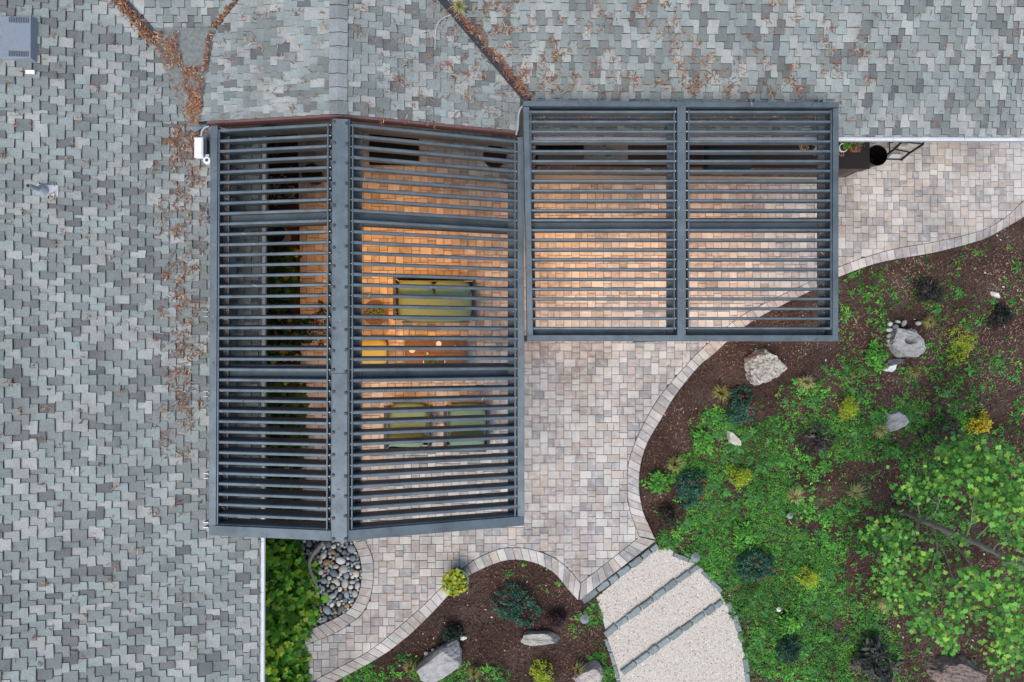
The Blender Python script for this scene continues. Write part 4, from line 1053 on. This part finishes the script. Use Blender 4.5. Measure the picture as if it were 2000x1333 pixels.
# young tulip tree
def tree():
    base = P(1745, 990, -.07); t = thing('young_tree', 'young tree with lobed green leaves and bare grey trunk in the garden corner', 'tree', base)
    m = MB(); top = P(2010, 1112, 3.3) - base
    pts = [Vector((0, 0, 0)), top * .33 + Vector((.02, -.01, .05)), top * .66 + Vector((.0, .03, .05)), top, top + Vector((.12, -.05, .9)), top + Vector((.2, -.1, 1.7))]
    m.tube(pts, [.055, .05, .042, .033, .022, .01], 9); m.build('trunk', M['bark'], t, smooth=True)
    def trunk_at(z_):
        for i in range(len(pts) - 1):
            if pts[i].z <= z_ <= pts[i + 1].z: return pts[i].lerp(pts[i + 1], (z_ - pts[i].z) / (pts[i + 1].z - pts[i].z))
        return pts[-1]
    clumps = [(1775, 955, 1.7, 34, 40), (1700, 1042, 1.4, 18, 22), (1745, 1035, 1.7, 28, 36), (1775, 1050, 1.5, 22, 12), (1750, 1085, 1.6, 34, 46), (1800, 1090, 1.5, 30, 26), (1745, 1135, 1.6, 34, 46), (1790, 1150, 1.7, 40, 50), (1765, 1175, 1.5, 26, 26), (1800, 1215, 1.7, 32, 46), (1850, 1215, 2.0, 34, 46), (1855, 1255, 1.8, 24, 26), (1875, 1185, 2.2, 34, 44), (1895, 1135, 2.6, 34, 52), (1930, 1150, 2.8, 30, 40), (1945, 1200, 2.5, 40, 56), (1985, 1220, 2.6, 36, 52), (1955, 1255, 2.2, 34, 46), (1990, 1280, 2.4, 34, 40), (1960, 1290, 2.0, 26, 26), (1990, 1150, 3.0, 36, 46), (1880, 1050, 2.4, 20, 14), (1880, 910, 2.2, 34, 46), (1860, 890, 2.0, 30, 30), (1920, 925, 2.5, 36, 52), (1905, 960, 2.4, 40, 46), (1950, 960, 2.7, 36, 50), (1980, 920, 2.8, 36, 46), (1960, 990, 2.9, 34, 46), (1990, 970, 3.0, 30, 40), (1850, 940, 2.0, 34, 34), (1940, 890, 2.6, 30, 26), (1865, 870, 1.8, 26, 20), (1985, 1040, 3.2, 30, 26), (1930, 1010, 2.7, 30, 28), (1830, 1125, 1.8, 26, 12), (1980, 1100, 3.2, 30, 28), (2040, 960, 3, 40, 50), (2050, 1060, 3.4, 40, 50), (2050, 1180, 3.2, 40, 60), (2040, 1260, 2.8, 36, 40)]
    pos = []; yaw = []; pit = []; sc = []; cc = []
    PAL = [(.07, .25, .035), (.10, .33, .045), (.15, .42, .06), (.05, .18, .03), (.26, .46, .06)]
    for ci_, (x, y_, z_, sp, n) in enumerate(clumps):
        q = P(x, y_, z_) - base; s0 = trunk_at(max(.7, z_ * rnd.uniform(.45, .9))); mid = s0.lerp(q, .5) + Vector((rnd.gauss(0, .10), rnd.gauss(0, .10), rnd.uniform(.0, .2)))
        br = MB()
        if ci_ % 3 == 0: br.tube(smooth_path([tuple(s0), tuple(s0.lerp(mid, .6) + Vector((rnd.gauss(0, .05), rnd.gauss(0, .05), .05))), tuple(mid), tuple(q)], 3), [.011 - .0009 * i for i in range(10)], 5)
        for _ in range(2 if ci_ % 3 == 0 else 0):
            e = q + Vector((rnd.gauss(0, sp * .005), rnd.gauss(0, sp * .005), rnd.gauss(0, .12))); br.tube([mid.lerp(q, rnd.uniform(0, .1)), e], [.006, .002], 4)
        if br.v: br.build('branch', M['bark'], t)
        for _ in range(int(n * 2.0)):
            zz_ = z_ + rnd.gauss(-.1, .33); w_ = P(x + rnd.gauss(0, sp * .55), y_ + rnd.gauss(0, sp * .55), zz_) - base
            pos.append(tuple(w_)); yaw.append(rnd.uniform(0, 6.283)); pit.append(rnd.gauss(.05, .5)); sc.append(rnd.uniform(.05, .095))
            cc.append(np.array(rnd.choice(PAL)) * rnd.uniform(.65, 1.25))
    leaves(pos, yaw, pit, sc, cc, TULIP, 'crown', t, roll=.3)
tree()

# ================================================================== FURNITURE UNDER THE PERGOLA
def cushion(c, d, puff=.0, e=.32):
    m = MB(); vs = []
    for x, y_, z_ in ICO3[0]:
        f = lambda v: math.copysign(abs(v) ** e, v)
        k = max(abs(x), abs(y_), abs(z_)); X, Y_, Z = x / k, y_ / k, z_ / k
        L_ = (abs(X) ** 6 + abs(Y_) ** 6 + abs(Z) ** 6) ** (1 / 6); X, Y_, Z = X / L_, Y_ / L_, Z / L_
        b = 1 + puff * (1 - X * X) * (1 - Y_ * Y_)
        vs.append((c[0] + X * d[0] / 2 * (1 - .05 * Z * Z), c[1] + Y_ * d[1] / 2 * (1 - .05 * Z * Z), c[2] + Z * d[2] / 2 * b))
    m.add(vs, ICO3[1]); return m
def seat_unit(name, label, cat, px, py, rz, w, d, ncu, group=None):
    c = P(px, py, .5); t = thing(name, label, cat, (c.x, c.y, 0), rz, group)
    for s_ in (-1, 1):
        m = MB(); x = s_ * (w / 2 - .025)
        m.box((x, .01, .60), (.05, d * .94, .02), ch=.004)
        for y_ in (-d * .40, d * .42): m.box((x, y_, .295), (.045, .03, .59))
        m.box((x, 0, .20), (.03, d * .8, .03)); m.build('arm', M['metal_dark'], t)
    m = MB(); m.box((0, 0, .22), (w - .1, d * .86, .05)); m.box((0, -d / 2 + .02, .21), (w - .22, .02, .05)); m.build('seat_frame', M['metal_dark'], t)
    m = MB(); m.box((0, d / 2 - .02, .72), (w - .12, .03, .05)); m.box((0, d / 2 - .03, .45), (w - .12, .02, .40)); m.build('back_frame', M['metal_dark'], t)
    cushion((0, -.04, .335), (w - .14, d * .88, .17), .12).build('seat_cushion', M['fabric'], t, smooth=True)
    cw = (w - .16) / ncu
    for k in range(ncu):
        cx = -(w - .16) / 2 + cw * (k + .5)
        o = cushion((0, 0, 0), (cw * .95, .20, .40), .0).build('back_cushion', M['fabric'], t, smooth=True)
        o.location = (cx + rnd.uniform(-.01, .01), d / 2 - .22, .60); o.rotation_euler = (-.28 + rnd.uniform(-.04, .04), 0, rnd.uniform(-.03, .03))
    return t
seat_unit('loveseat', 'green cushioned two seat sofa with dark metal arms under the louvres', 'sofa', 849, 586, 0, 1.49, .83, 2)
seat_unit('armchair', 'green cushioned armchair on the side of the ridge beam', 'armchair', 796, 834, math.pi, .83, .86, 1, 'pair of green armchairs')
seat_unit('armchair', 'green cushioned armchair closer to the open patio side', 'armchair', 912, 834, math.pi, .83, .86, 1, 'pair of green armchairs')
# coffee table
c = P(851, 701, .42); tb = thing('coffee_table', 'low brown plank coffee table between the sofa and armchairs', 'table', (c.x, c.y, 0))
tw, td = 1.137, .70
for s_ in (-1, 1):
    m = MB(); m.box((s_ * (tw / 2 - .02), 0, .41), (.04, td, .05), (.11, .075, .07)); m.build('side_rail', M['wood'], tb)
    m = MB(); m.box((0, s_ * (td / 2 - .02), .41), (tw - .08, .04, .05), (.11, .075, .07)); m.build('end_rail', M['wood'], tb)
    for q in (-1, 1):
        m = MB(); m.box((s_ * (tw / 2 - .045), q * (td / 2 - .045), .19), (.05, .05, .385), (.10, .07, .065)); m.build('leg', M['wood'], tb)
for k in range(6):
    m = MB(); k_ = rnd.uniform(.85, 1.15); h_ = (td - .08) / 6; m.box((0, -td / 2 + .04 + h_ * (k + .5), .417), (tw - .085, h_ - .005, .025), (.145 * k_, .082 * k_, .055 * k_), ch=.003); m.build('plank', M['wood'], tb)
def on_table(name, px, py, r_, h_, col, label, cat, z=.43):
    q = P(px, py, z); m = MB(); m.lathe([(r_ * .6, 0), (r_, h_), (r_ * .9, h_), (r_ * .55, h_ * .4)], (0, 0, 0), 20, col); o = m.build(name, M['attr_gloss'], loc=(q.x, q.y, z)); return tag(o, label, cat)
on_table('plate', 805, 684, .055, .015, (.78, .72, .66), 'round cream plate at the end of the coffee table by the yellow ottoman', 'plate')
on_table('plate', 857, 672, .05, .015, (.80, .80, .78), 'round white plate near the sofa edge of the coffee table', 'plate')
on_table('cup', 890, 678, .028, .07, (.70, .72, .70), 'small white cup at the far end of the coffee table', 'cup'); on_table('cup', 835.4, 691, .027, .08, (.30, .55, .35), 'small green cup near the succulent tray on the coffee table', 'cup')
q = P(848.5, 706, .45); tr = thing('succulent_tray', 'white rectangular tray of succulents on the coffee table', 'planter', (q.x, q.y, .43))
m = MB()
for dx, dy, wx_, wy_ in ((0, .07, .40, .012), (0, -.07, .40, .012), (.194, 0, .012, .128), (-.194, 0, .012, .128)): m.box((dx, dy, .03), (wx_, wy_, .06), (.75, .72, .66))
m.box((0, 0, .01), (.38, .13, .02), (.05, .035, .03)); m.build('tray', M['attr'], tr)
n = 130; leaves([(rnd.uniform(-.18, .18), rnd.uniform(-.055, .055), rnd.uniform(.025, .06)) for _ in range(n)], [rnd.uniform(0, 6.3) for _ in range(n)], [rnd.uniform(.1, 1) for _ in range(n)], [rnd.uniform(.025, .045) for _ in range(n)], [np.array(rnd.choice([(.12, .22, .05), (.22, .26, .07), (.2, .08, .06), (.06, .14, .05)])) for _ in range(n)], parent=tr)
# ottoman
q = P(722, 690, .42); ot = thing('ottoman', 'square mustard yellow ottoman beside the coffee table', 'ottoman', (q.x, q.y, 0))
cushion((0, 0, .30), (.62, .50, .26), .08).build('cushion', M['yellow'], ot, smooth=True)
m = MB(); m.box((0, 0, .13), (.58, .47, .06)); m.box((0, .26, .2), (.64, .03, .04)); m.build('frame', M['metal_dark'], ot)
for sx in (-1, 1):
    for sy in (-1, 1): m = MB(); m.box((sx * .26, sy * .2, .05), (.04, .04, .10)); m.build('leg', M['metal_dark'], ot)
# side table with succulents
q = P(733, 611, .5); st = thing('side_table', 'round brown woven side table beside the sofa', 'table', (q.x, q.y, 0))
m = MB()
for k in range(9): m.lathe([(.025 * k + .008, .49), (.025 * k + .010, .502), (.025 * k + .027, .502), (.025 * k + .030, .49)], (0, 0, 0), 28, tuple(v * rnd.uniform(.8, 1.2) for v in (.11, .085, .075)), False, False)
m.lathe([(.236, .47), (.236, .49)], (0, 0, 0), 28, (.09, .055, .045)); m.build('table_top', M['wood'], st)
m = MB(); m.lathe([(.17, 0), (.09, .2), (.1, .3), (.2, .47)], (0, 0, 0), 20, (.10, .06, .05)); m.build('pedestal', M['wood'], st)
def potted(px, py, z, rad, h_, pcol_, pal, label, n=120, ll=.06, cat='plant', name='potted_plant', spread=1.3, tmpl=LEAF, gloss=False, off=(0, 0), nopot=False):
    q = P(px, py, z + h_ * .9); t = thing(name, label, cat, (q.x, q.y, z))
    m = MB(); m.lathe([(rad * .72, 0), (rad * .95, h_ * .86), (rad * 1.06, h_ * .86), (rad * 1.06, h_), (rad * .9, h_), (rad * .86, h_ * .8)], (0, 0, 0), 24, pcol_, True, False); m.build('pot', M['attr_gloss' if gloss else 'attr'], t)
    m = MB(); m.lathe([(rad * .88, h_ * .84), (rad * .88, h_ * .85)], (0, 0, 0), 20, (.04, .03, .025)); m.build('soil', M['mulch'], t)
    if n:
        pos = []; 
        for _ in range(n):
            a = rnd.uniform(0, 6.283); rr = rad * spread * math.sqrt(rnd.random()); pos.append((math.cos(a) * rr + off[0], math.sin(a) * rr + off[1], h_ + ll * rnd.uniform(-.2, 1.2)))
        leaves(pos, [rnd.uniform(0, 6.3) for _ in range(n)], [rnd.uniform(0, 1.1) for _ in range(n)], [ll * rnd.uniform(.6, 1.2) for _ in range(n)], [np.array(rnd.choice(pal)) * rnd.uniform(.75, 1.25) for _ in range(n)], tmpl, 'foliage', t)
    return t
potted(727, 606, .505, .085, .07, (.20, .10, .06), [(.16, .26, .12), (.22, .32, .16), (.12, .20, .08)], 'pale green succulent in a shallow pot on the side table', 90, .055)
potted(742, 612, .505, .05, .06, (.07, .05, .04), [(.16, .26, .05), (.10, .18, .04)], 'spiky little green plant in a dark pot on the side table', 60, .05)
# door mat, pots in the shade
a, b = P(721, 260, .01), P(818, 324, .01); m = MB(); m.box((0, 0, .008), (b.x - a.x, a.y - b.y, .016), (.008, .008, .009), ch=.004)
tag(m.build('door_mat', M['attr'], loc=((a.x + b.x) / 2, (a.y + b.y) / 2, .002)), 'black rectangular door mat at the gable wall', 'mat')
potted(966, 306, 0, .20, .45, (.035, .022, .02), [(.03, .05, .02)], 'large dark glazed pot by the corner of the pergola', 0, gloss=True, name='planter', cat='pot')
q = P(538, 456, .5); bk = thing('galvanised_tub', 'round grey metal tub in the shade beside the left wing', 'tub', (q.x, q.y, 0))
m = MB(); m.lathe([(.15, 0), (.19, .5), (.20, .5), (.20, .52), (.185, .52), (.17, .1)], (0, 0, 0), 28, (.16, .165, .17), True, True); m.build('tub_wall', M['attr'], bk)
for z_ in (.15, .36): m = MB(); m.lathe([(.155 + .08 * z_, z_), (.168 + .08 * z_, z_ + .01), (.158 + .08 * z_, z_ + .02)], (0, 0, 0), 28, (.18, .07, .06), False, False); m.build('hoop', M['attr'], bk)
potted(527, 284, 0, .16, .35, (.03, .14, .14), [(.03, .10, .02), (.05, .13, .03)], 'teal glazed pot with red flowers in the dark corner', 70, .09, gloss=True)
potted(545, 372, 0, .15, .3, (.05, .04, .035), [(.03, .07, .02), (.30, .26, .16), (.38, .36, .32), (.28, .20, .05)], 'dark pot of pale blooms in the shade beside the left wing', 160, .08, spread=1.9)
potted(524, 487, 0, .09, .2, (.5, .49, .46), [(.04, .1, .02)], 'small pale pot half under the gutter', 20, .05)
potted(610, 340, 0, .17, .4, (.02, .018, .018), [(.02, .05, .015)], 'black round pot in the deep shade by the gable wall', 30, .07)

# glazed pot with yellow foliage on the border
gp_ = potted(893, 1134, 0, .205, .34, (.02, .10, .07), [(.36, .42, .03), (.46, .46, .05), (.22, .34, .03)], 'dark green glazed pot of yellow green foliage on the paver border', 330, .065, gloss=True, spread=1.05, off=(-.05, -.03), tmpl=TULIP)

# ================================================================== OUTDOOR KITCHEN
zc = .92
k0, k1 = P(1046, 324, zc), P(1699, 324, zc); yb = wy - .01
kt = thing('outdoor_counter', 'long dark outdoor kitchen counter with plank front along the back wall', 'counter', ((k0.x + k1.x) / 2, (k0.y + yb) / 2, 0))
yf = k0.y
m = MB(); m.box(((k0.x + k1.x) / 2, (yf + yb) / 2, zc - .02), (k1.x - k0.x, yb - yf, .04), (.022, .018, .020), ch=.004); part(m, 'countertop', M['attr'], kt)
m = MB(); m.box(((k0.x + k1.x) / 2, (yf + .06 + yb) / 2, .47), (k1.x - k0.x - .12, yb - yf - .06, .80), (.035, .03, .028)); part(m, 'carcass', M['attr'], kt)
m = MB(); x = k0.x + .05
while x < k1.x - .05:
    kk = rnd.uniform(.55, 1.3); wdt = rnd.uniform(.05, .085); m.box((x + wdt / 2, yf + .05, .48), (wdt - .006, .02 + rnd.uniform(0, .012), .76), (.10 * kk, .072 * kk, .058 * kk)); x += wdt
part(m, 'plank_front', M['wood'], kt)['kind'] = 'stuff'
m = MB(); m.box(((k0.x + k1.x) / 2 - .02, yf + .02, .035), (k1.x - k0.x - .12, .16, .09), (.30, .28, .25)); part(m, 'plinth', M['attr'], kt)
for xa_, xb_, col_ in ((1068, 1120, (.6, .6, .62)), (1255, 1303, (.7, .72, .76))):
    a, b = P(xa_, 326, .72), P(xb_, 326, .72); m = MB(); m.tube([(a.x, yf - .02, .72), (b.x, yf - .02, .72)], .010, 8, col_)
    for q in (a, b): m.box((q.x + (.04 if q is a else -.04), yf + .015, .72), (.012, .06, .012), col_)
    part(m, 'drawer_handle', M['steel'], kt)
a, b = P(1257, 330, .62), P(1270, 330, .62); m = MB(); m.box(((a.x + b.x) / 2, yf + .02, .62), (b.x - a.x, .02, .10), (.62, .66, .72)); part(m, 'control_panel', M['attr'], kt)
a, b = P(1140, 310, zc), P(1226, 270, zc); m = MB(); m.box(((a.x + b.x) / 2, (a.y + b.y) / 2 + .03, zc + .006), (b.x - a.x, b.y - a.y + .1, .012), (.17, .175, .19)); part(m, 'steel_worktop', M['attr_gloss'], kt)
def grill(px0, px1, py0, py1, h_, label, col):
    a, b = P(px0, py1, zc + h_), P(px1, py0, zc + h_); w_, d_ = b.x - a.x, b.y - a.y
    t = thing('grill', label, 'grill', ((a.x + b.x) / 2, (a.y + b.y) / 2, zc))
    m = MB(); pr = [(-.5, 0), (-.5, .45), (-.36, .85), (-.1, 1), (.3, 1), (.5, .7), (.5, 0)]
    m.ring([[(x, v * d_, u_ * h_) for v, u_ in pr] for x in (-w_ / 2, w_ / 2)], col); m.build('hood', M['attr_gloss'], t)
    m = MB(); m.tube([(-w_ * .35, -d_ * .56, h_ * .5), (w_ * .35, -d_ * .56, h_ * .5)], .012, 8, (.1, .1, .11)); m.box((-w_ * .3, -d_ * .53, h_ * .5), (.02, .06, .02), (.1, .1, .1)); m.box((w_ * .3, -d_ * .53, h_ * .5), (.02, .06, .02), (.1, .1, .1)); m.build('handle', M['attr'], t)
    m = MB(); m.box((0, 0, -.004 + .01), (w_ + .04, d_ + .02, .012), (.03, .03, .032)); m.build('base', M['attr'], t)
grill(1052, 1140, 268, 318, .22, 'black hooded grill at the end of the counter by the pitched pergola', (.010, .010, .011))
grill(1385, 1470, 276, 333, .30, 'blue black covered grill in the middle of the counter', (.020, .030, .038))
on_table('cup', 1155, 303, .055, .13, (.07, .30, .03), 'green and yellow plastic jug on the steel worktop', 'jug', zc + .012)
on_table('bowl', 1187, 302, .075, .14, (.05, .16, .17), 'teal glass jar on the steel worktop', 'jar', zc + .012); on_table('cup', 1180, 284, .045, .12, (.05, .02, .02), 'dark red tumbler behind the teal jar', 'cup', zc + .012); on_table('cup', 1212, 303, .032, .11, (.16, .24, .26), 'small clear glass on the steel worktop', 'glass', zc + .012)
potted(1570, 287, zc, .05, .1, (.5, .48, .5), [(.3, .18, .06), (.25, .2, .08)], 'small pale pot of dry stalks on the counter', 40, .06, spread=1.5)
potted(1592, 287, zc, .05, .08, (.16, .08, .05), [(.14, .20, .12), (.20, .26, .18)], 'small pot with broad grey green leaves on the counter', 14, .16, spread=.8)
potted(1647, 289, zc, .075, .14, (.76, .76, .76), [(.10, .26, .02), (.14, .32, .03), (.07, .18, .02)], 'white pot of bright green leaves on the counter end', 130, .05, spread=1.2, off=(.06, .05))
potted(1671, 288, zc, .085, .13, (.32, .13, .06), [(.10, .15, .09), (.16, .20, .13), (.30, .12, .09)], 'terracotta pot of spiky succulents on the counter end', 150, .05, spread=1.0, off=(.03, .03))
potted(1689, 271, zc, .06, .12, (.7, .7, .72), [(.08, .16, .03)], 'white pot tucked under the gutter on the counter end', 30, .05)
potted(1643, 300, zc, .05, .06, (.28, .06, .04), [(.3, .2, .14), (.35, .3, .25)], 'small red clay dish on the counter beside the white pot', 25, .03)
# bin
q = P(1713, 304, .62); bn = thing('round_bin', 'black round open bin at the end of the counter', 'bin', (q.x, q.y, 0))
m = MB(); m.lathe([(.15, 0), (.175, .60), (.19, .61), (.19, .63), (.175, .63), (.16, .3), (.14, .03)], (0, 0, 0), 32, (.006, .006, .006)); m.build('bin_wall', M['attr_gloss'], bn)
m = MB(); m.lathe([(.192, .60), (.197, .615), (.192, .63)], (0, 0, 0), 32, (.05, .042, .042), False, False); m.build('rim', M['attr'], bn)
m = MB()
for k in range(5): m.tube([(.12 * math.cos(a_ + k), .12 * math.sin(a_ + k) * (.5 + .1 * k), .12 + .03 * k) for a_ in [i * .35 for i in range(9)]], .007, 5, (.02, .018, .02))
m.build('liner', M['attr'], bn)
# folded hand cart leaning under the eave
q = P(1770, 285, .3); ct = thing('hand_cart', 'black tubular hand cart with a pale deck leaning under the eave', 'cart', (q.x, q.y, 0))
def cw_(px, py, z): v = P(px, py, z); return (v.x - q.x, v.y - q.y, z)
for pts_ in ([(1729, 305, .12), (1745, 293, .35), (1762, 277, .75), (1764, 262, .85)], [(1760, 313, .12), (1775, 300, .40), (1803, 282, .78), (1806, 268, .88), (1800, 258, .9)]):
    m = MB(); m.tube([cw_(*p) for p in pts_], .020, 8, (.012, .012, .013)); m.build('rail', M['attr'], ct)
for a, b in (((1730, 311, .10), (1763, 312, .10)), ((1748, 292, .36), (1778, 298, .40)), ((1762, 278, .74), (1802, 281, .76)), ((1736, 272, .3), (1738, 300, .14))):
    m = MB(); m.tube([cw_(*a), cw_(*b)], .013, 7, (.014, .014, .015)); m.build('rung', M['attr'], ct)
m = MB(); d_ = [cw_(*p) for p in ((1735, 309, .14), (1764, 309, .14), (1770, 302, .16), (1742, 301, .16))]; m.ring([[(x, y_, z_ - .02) for x, y_, z_ in d_], d_], (.42, .44, .44)); m.build('deck', M['attr'], ct)
m = MB(); d_ = [cw_(*p) for p in ((1754, 291, .30), (1776, 292, .30), (1776, 286, .34), (1756, 286, .34))]; m.ring([[(x, y_, z_ - .02) for x, y_, z_ in d_], d_], (.44, .42, .34)); m.build('strap_pad', M['attr'], ct)
for px in (1741, 1781):
    v = cw_(px, 270, .1); m = MB(); m.ring([[(v[0] + dx, v[1] + .1 * math.cos(a_), .11 + .1 * math.sin(a_)) for a_ in [i * .3927 for i in range(16)]] for dx in (-.02, .02)], (.012, .012, .012)); m.build('wheel', M['attr'], ct)
# wall lamp over the counter
for px, lab in ((1290, 'small warm wall lamp above the counter near the teal jar'), (1530, 'small warm wall lamp above the counter near the dry stalks')):
    q = P(px, 250, 1.9); t = thing('wall_lamp', lab, 'lamp', (q.x, wy - .01, 1.8), 0, 'wall lamps over the counter')
    m = MB(); m.box((0, -.02, .1), (.1, .04, .2)); m.lathe([(.04, 0), (.05, .14), (.02, .16)], (0, -.08, .02), 12); m.build('shade', M['metal_dark'], t)
    m = MB(); m.lathe([(.03, .018), (.03, .03)], (0, -.08, 0), 12); m.build('lens', M['lamp'], t)
    l_ = bpy.data.lights.new('wall_lamp_bulb', 'POINT'); l_.energy = 5; l_.color = (1, .48, .14); l_.shadow_soft_size = .04; lo = bpy.data.objects.new('wall_lamp_bulb', l_); C.objects.link(lo); lo.location = (0, -.1, -.04); lo.parent = t

# ================================================================== PATH LAMPS, ROOF BITS
def path_lamp(px, py, label, r_=.085, h_=.42, col=(.20, .235, .255), grp='conical path lamps'):
    q = P(px, py, h_); t = thing('path_lamp', label, 'lamp', (q.x, q.y, -.07), 0, grp)
    m = MB(); m.lathe([(r_, h_ - .02), (r_, h_ - .012), (r_ * .5, h_ + .02), (.012, h_ + .045), (.004, h_ + .05)], (0, 0, 0), 28, col); m.build('lamp_shade', M['attr'], t)
    m = MB(); m.lathe([(.012, 0), (.012, h_ - .02)], (0, 0, 0), 10, (.05, .055, .06)); m.build('stake', M['attr'], t)
path_lamp(1361, 1092, 'grey conical path lamp at the top gravel step beside the green cover'); path_lamp(1143, 1213, 'grey conical path lamp on the mulch side of the gravel path')
path_lamp(1525, 1194, 'tiny white capped path lamp in the green cover', .045, .3, (.75, .75, .73)); path_lamp(1547, 1010, 'pale glass capped stake lamp in the green cover', .06, .2, (.22, .30, .27))
m = MB(); a = [P(*p) for p in ((1500, 1150, -.03), (1520, 1170, -.02), (1540, 1185, -.03), (1530, 1195, -.03))]; m.tube(a, .006, 6, (.012, .012, .012)); tag(m.build('cable', M['attr']), 'thin black cable running to the tiny white path lamp', 'cable')
# outlet box and camera on the roof edge
zb_ = SL.at(388, 288).z
bx_ = thing('junction_box', 'white weatherproof box with round camera strapped to the pergola edge', 'box', SL.at(388, 288, .02))
q0 = Vector(bx_.location); c0 = P(388, 288, zb_ + .22)
m = MB(); m.box((c0.x - q0.x, c0.y - q0.y, .16), (.125, .29, .11), (.8, .82, .88), ch=.02); m.build('box_body', M['attr_gloss'], bx_)
m = MB(); m.box((c0.x - q0.x + .085, c0.y - q0.y + .02, .13), (.04, .20, .09), (.04, .045, .055)); m.build('box_back', M['attr'], bx_)
c1 = P(405, 314, zb_ + .2) - q0; m = MB(); m.lathe([(.05, .1), (.055, .13), (.055, .19), (.045, .205), (.026, .205)], (c1.x, c1.y, 0), 24, (.8, .82, .88)); cm = m.build('camera_body', M['attr_gloss'], bx_)
m = MB(); m.lathe([(.025, .206), (.02, .209)], (c1.x, c1.y, 0), 16, (.07, .075, .11)); m.build('lens', M['attr_gloss'], cm)
m = MB(); m.box((0, 0, .06), (.03, .03, .12), (.3, .32, .34)); m.box((c1.x - .02, c1.y + .05, .12), (.05, .10, .03), (.75, .77, .82)); m.build('mount', M['attr'], bx_)
m = MB(); a = [P(393, 266, zb_ + .2), P(394, 258, zb_ + .24), P(399, 250, zb_ + .26), P(408, 247, zb_ + .26)]; m.tube([p - q0 for p in a], .013, 8, (.36, .41, .45)); m.build('conduit', M['attr'], bx_)
m = MB(); zz2 = SGR.at(1008, 262).z; a = [P(1008, 264, zz2 + .1), P(1012, 245, zz2 + .12), P(1013, 225, zz2 + .14), P(1017, 212, zz2 + .16), P(1024, 205, zz2 + .17)]; m.tube(smooth_path([tuple(p) for p in a], 4), .012, 8, (.34, .40, .45)); tag(m.build('conduit', M['attr']), 'grey bent conduit running between the two pergolas', 'conduit')
m = MB(); a = [SL.at(372, 252, .03), SL.at(408, 236, .10), SL.at(410, 250, .12), SL.at(380, 262, .03)]; m.add([*a] + [p - Vector((0, 0, .02)) for p in a], [(0, 1, 2, 3)[::-1], (0, 1, 5, 4), (2, 3, 7, 6), (1, 2, 6, 5), (3, 0, 4, 7)], (.16, .20, .24)); m.build('kickout_flashing', M['attr'], house, world=True)
# dry weed caught in the valley
wd_ = grass(898, 24, 'dry straw coloured weed caught in the right valley of the roof', .12, tone=1, group='weeds on the roof'); q = SM.at(898, 26, .02); wd_.location = q; wd_.name = 'dry_weed'
m = MB(); a = [SGR.at(882, 33, .06), SGR.at(862, 42, .06), SGR.at(852, 60, .05), SGR.at(850, 100, .045)]; m.tube(smooth_path([tuple(p) for p in a], 4), .007, 5, (.50, .47, .42)); tag(m.build('twig', M['attr']), 'long pale bent twig hanging from the dry weed', 'twig')
m = MB(); a = [SL.at(331, 505, .05), SL.at(345, 490, .06), SL.at(322, 528, .05)]; m.tube(a, .006, 5, (.26, .19, .15)); tag(m.build('twig', M['attr']), 'short brown twig lying on the left roof', 'twig')
# old trunk lying over the pebbles
m = MB(); a = [P(x, y_, z_) for x, y_, z_ in ((632, 1060, .25), (610, 1085, .2), (604, 1105, .12), (612, 1130, .1), (622, 1150, .05))]; m.tube(smooth_path([tuple(p) for p in a], 4), [.045 - .0018 * i for i in range(17)], 8, (.07, .06, .055)); tag(m.build('vine_trunk', M['bark']), 'gnarled dark vine trunk lying over the pebble bed', 'trunk')
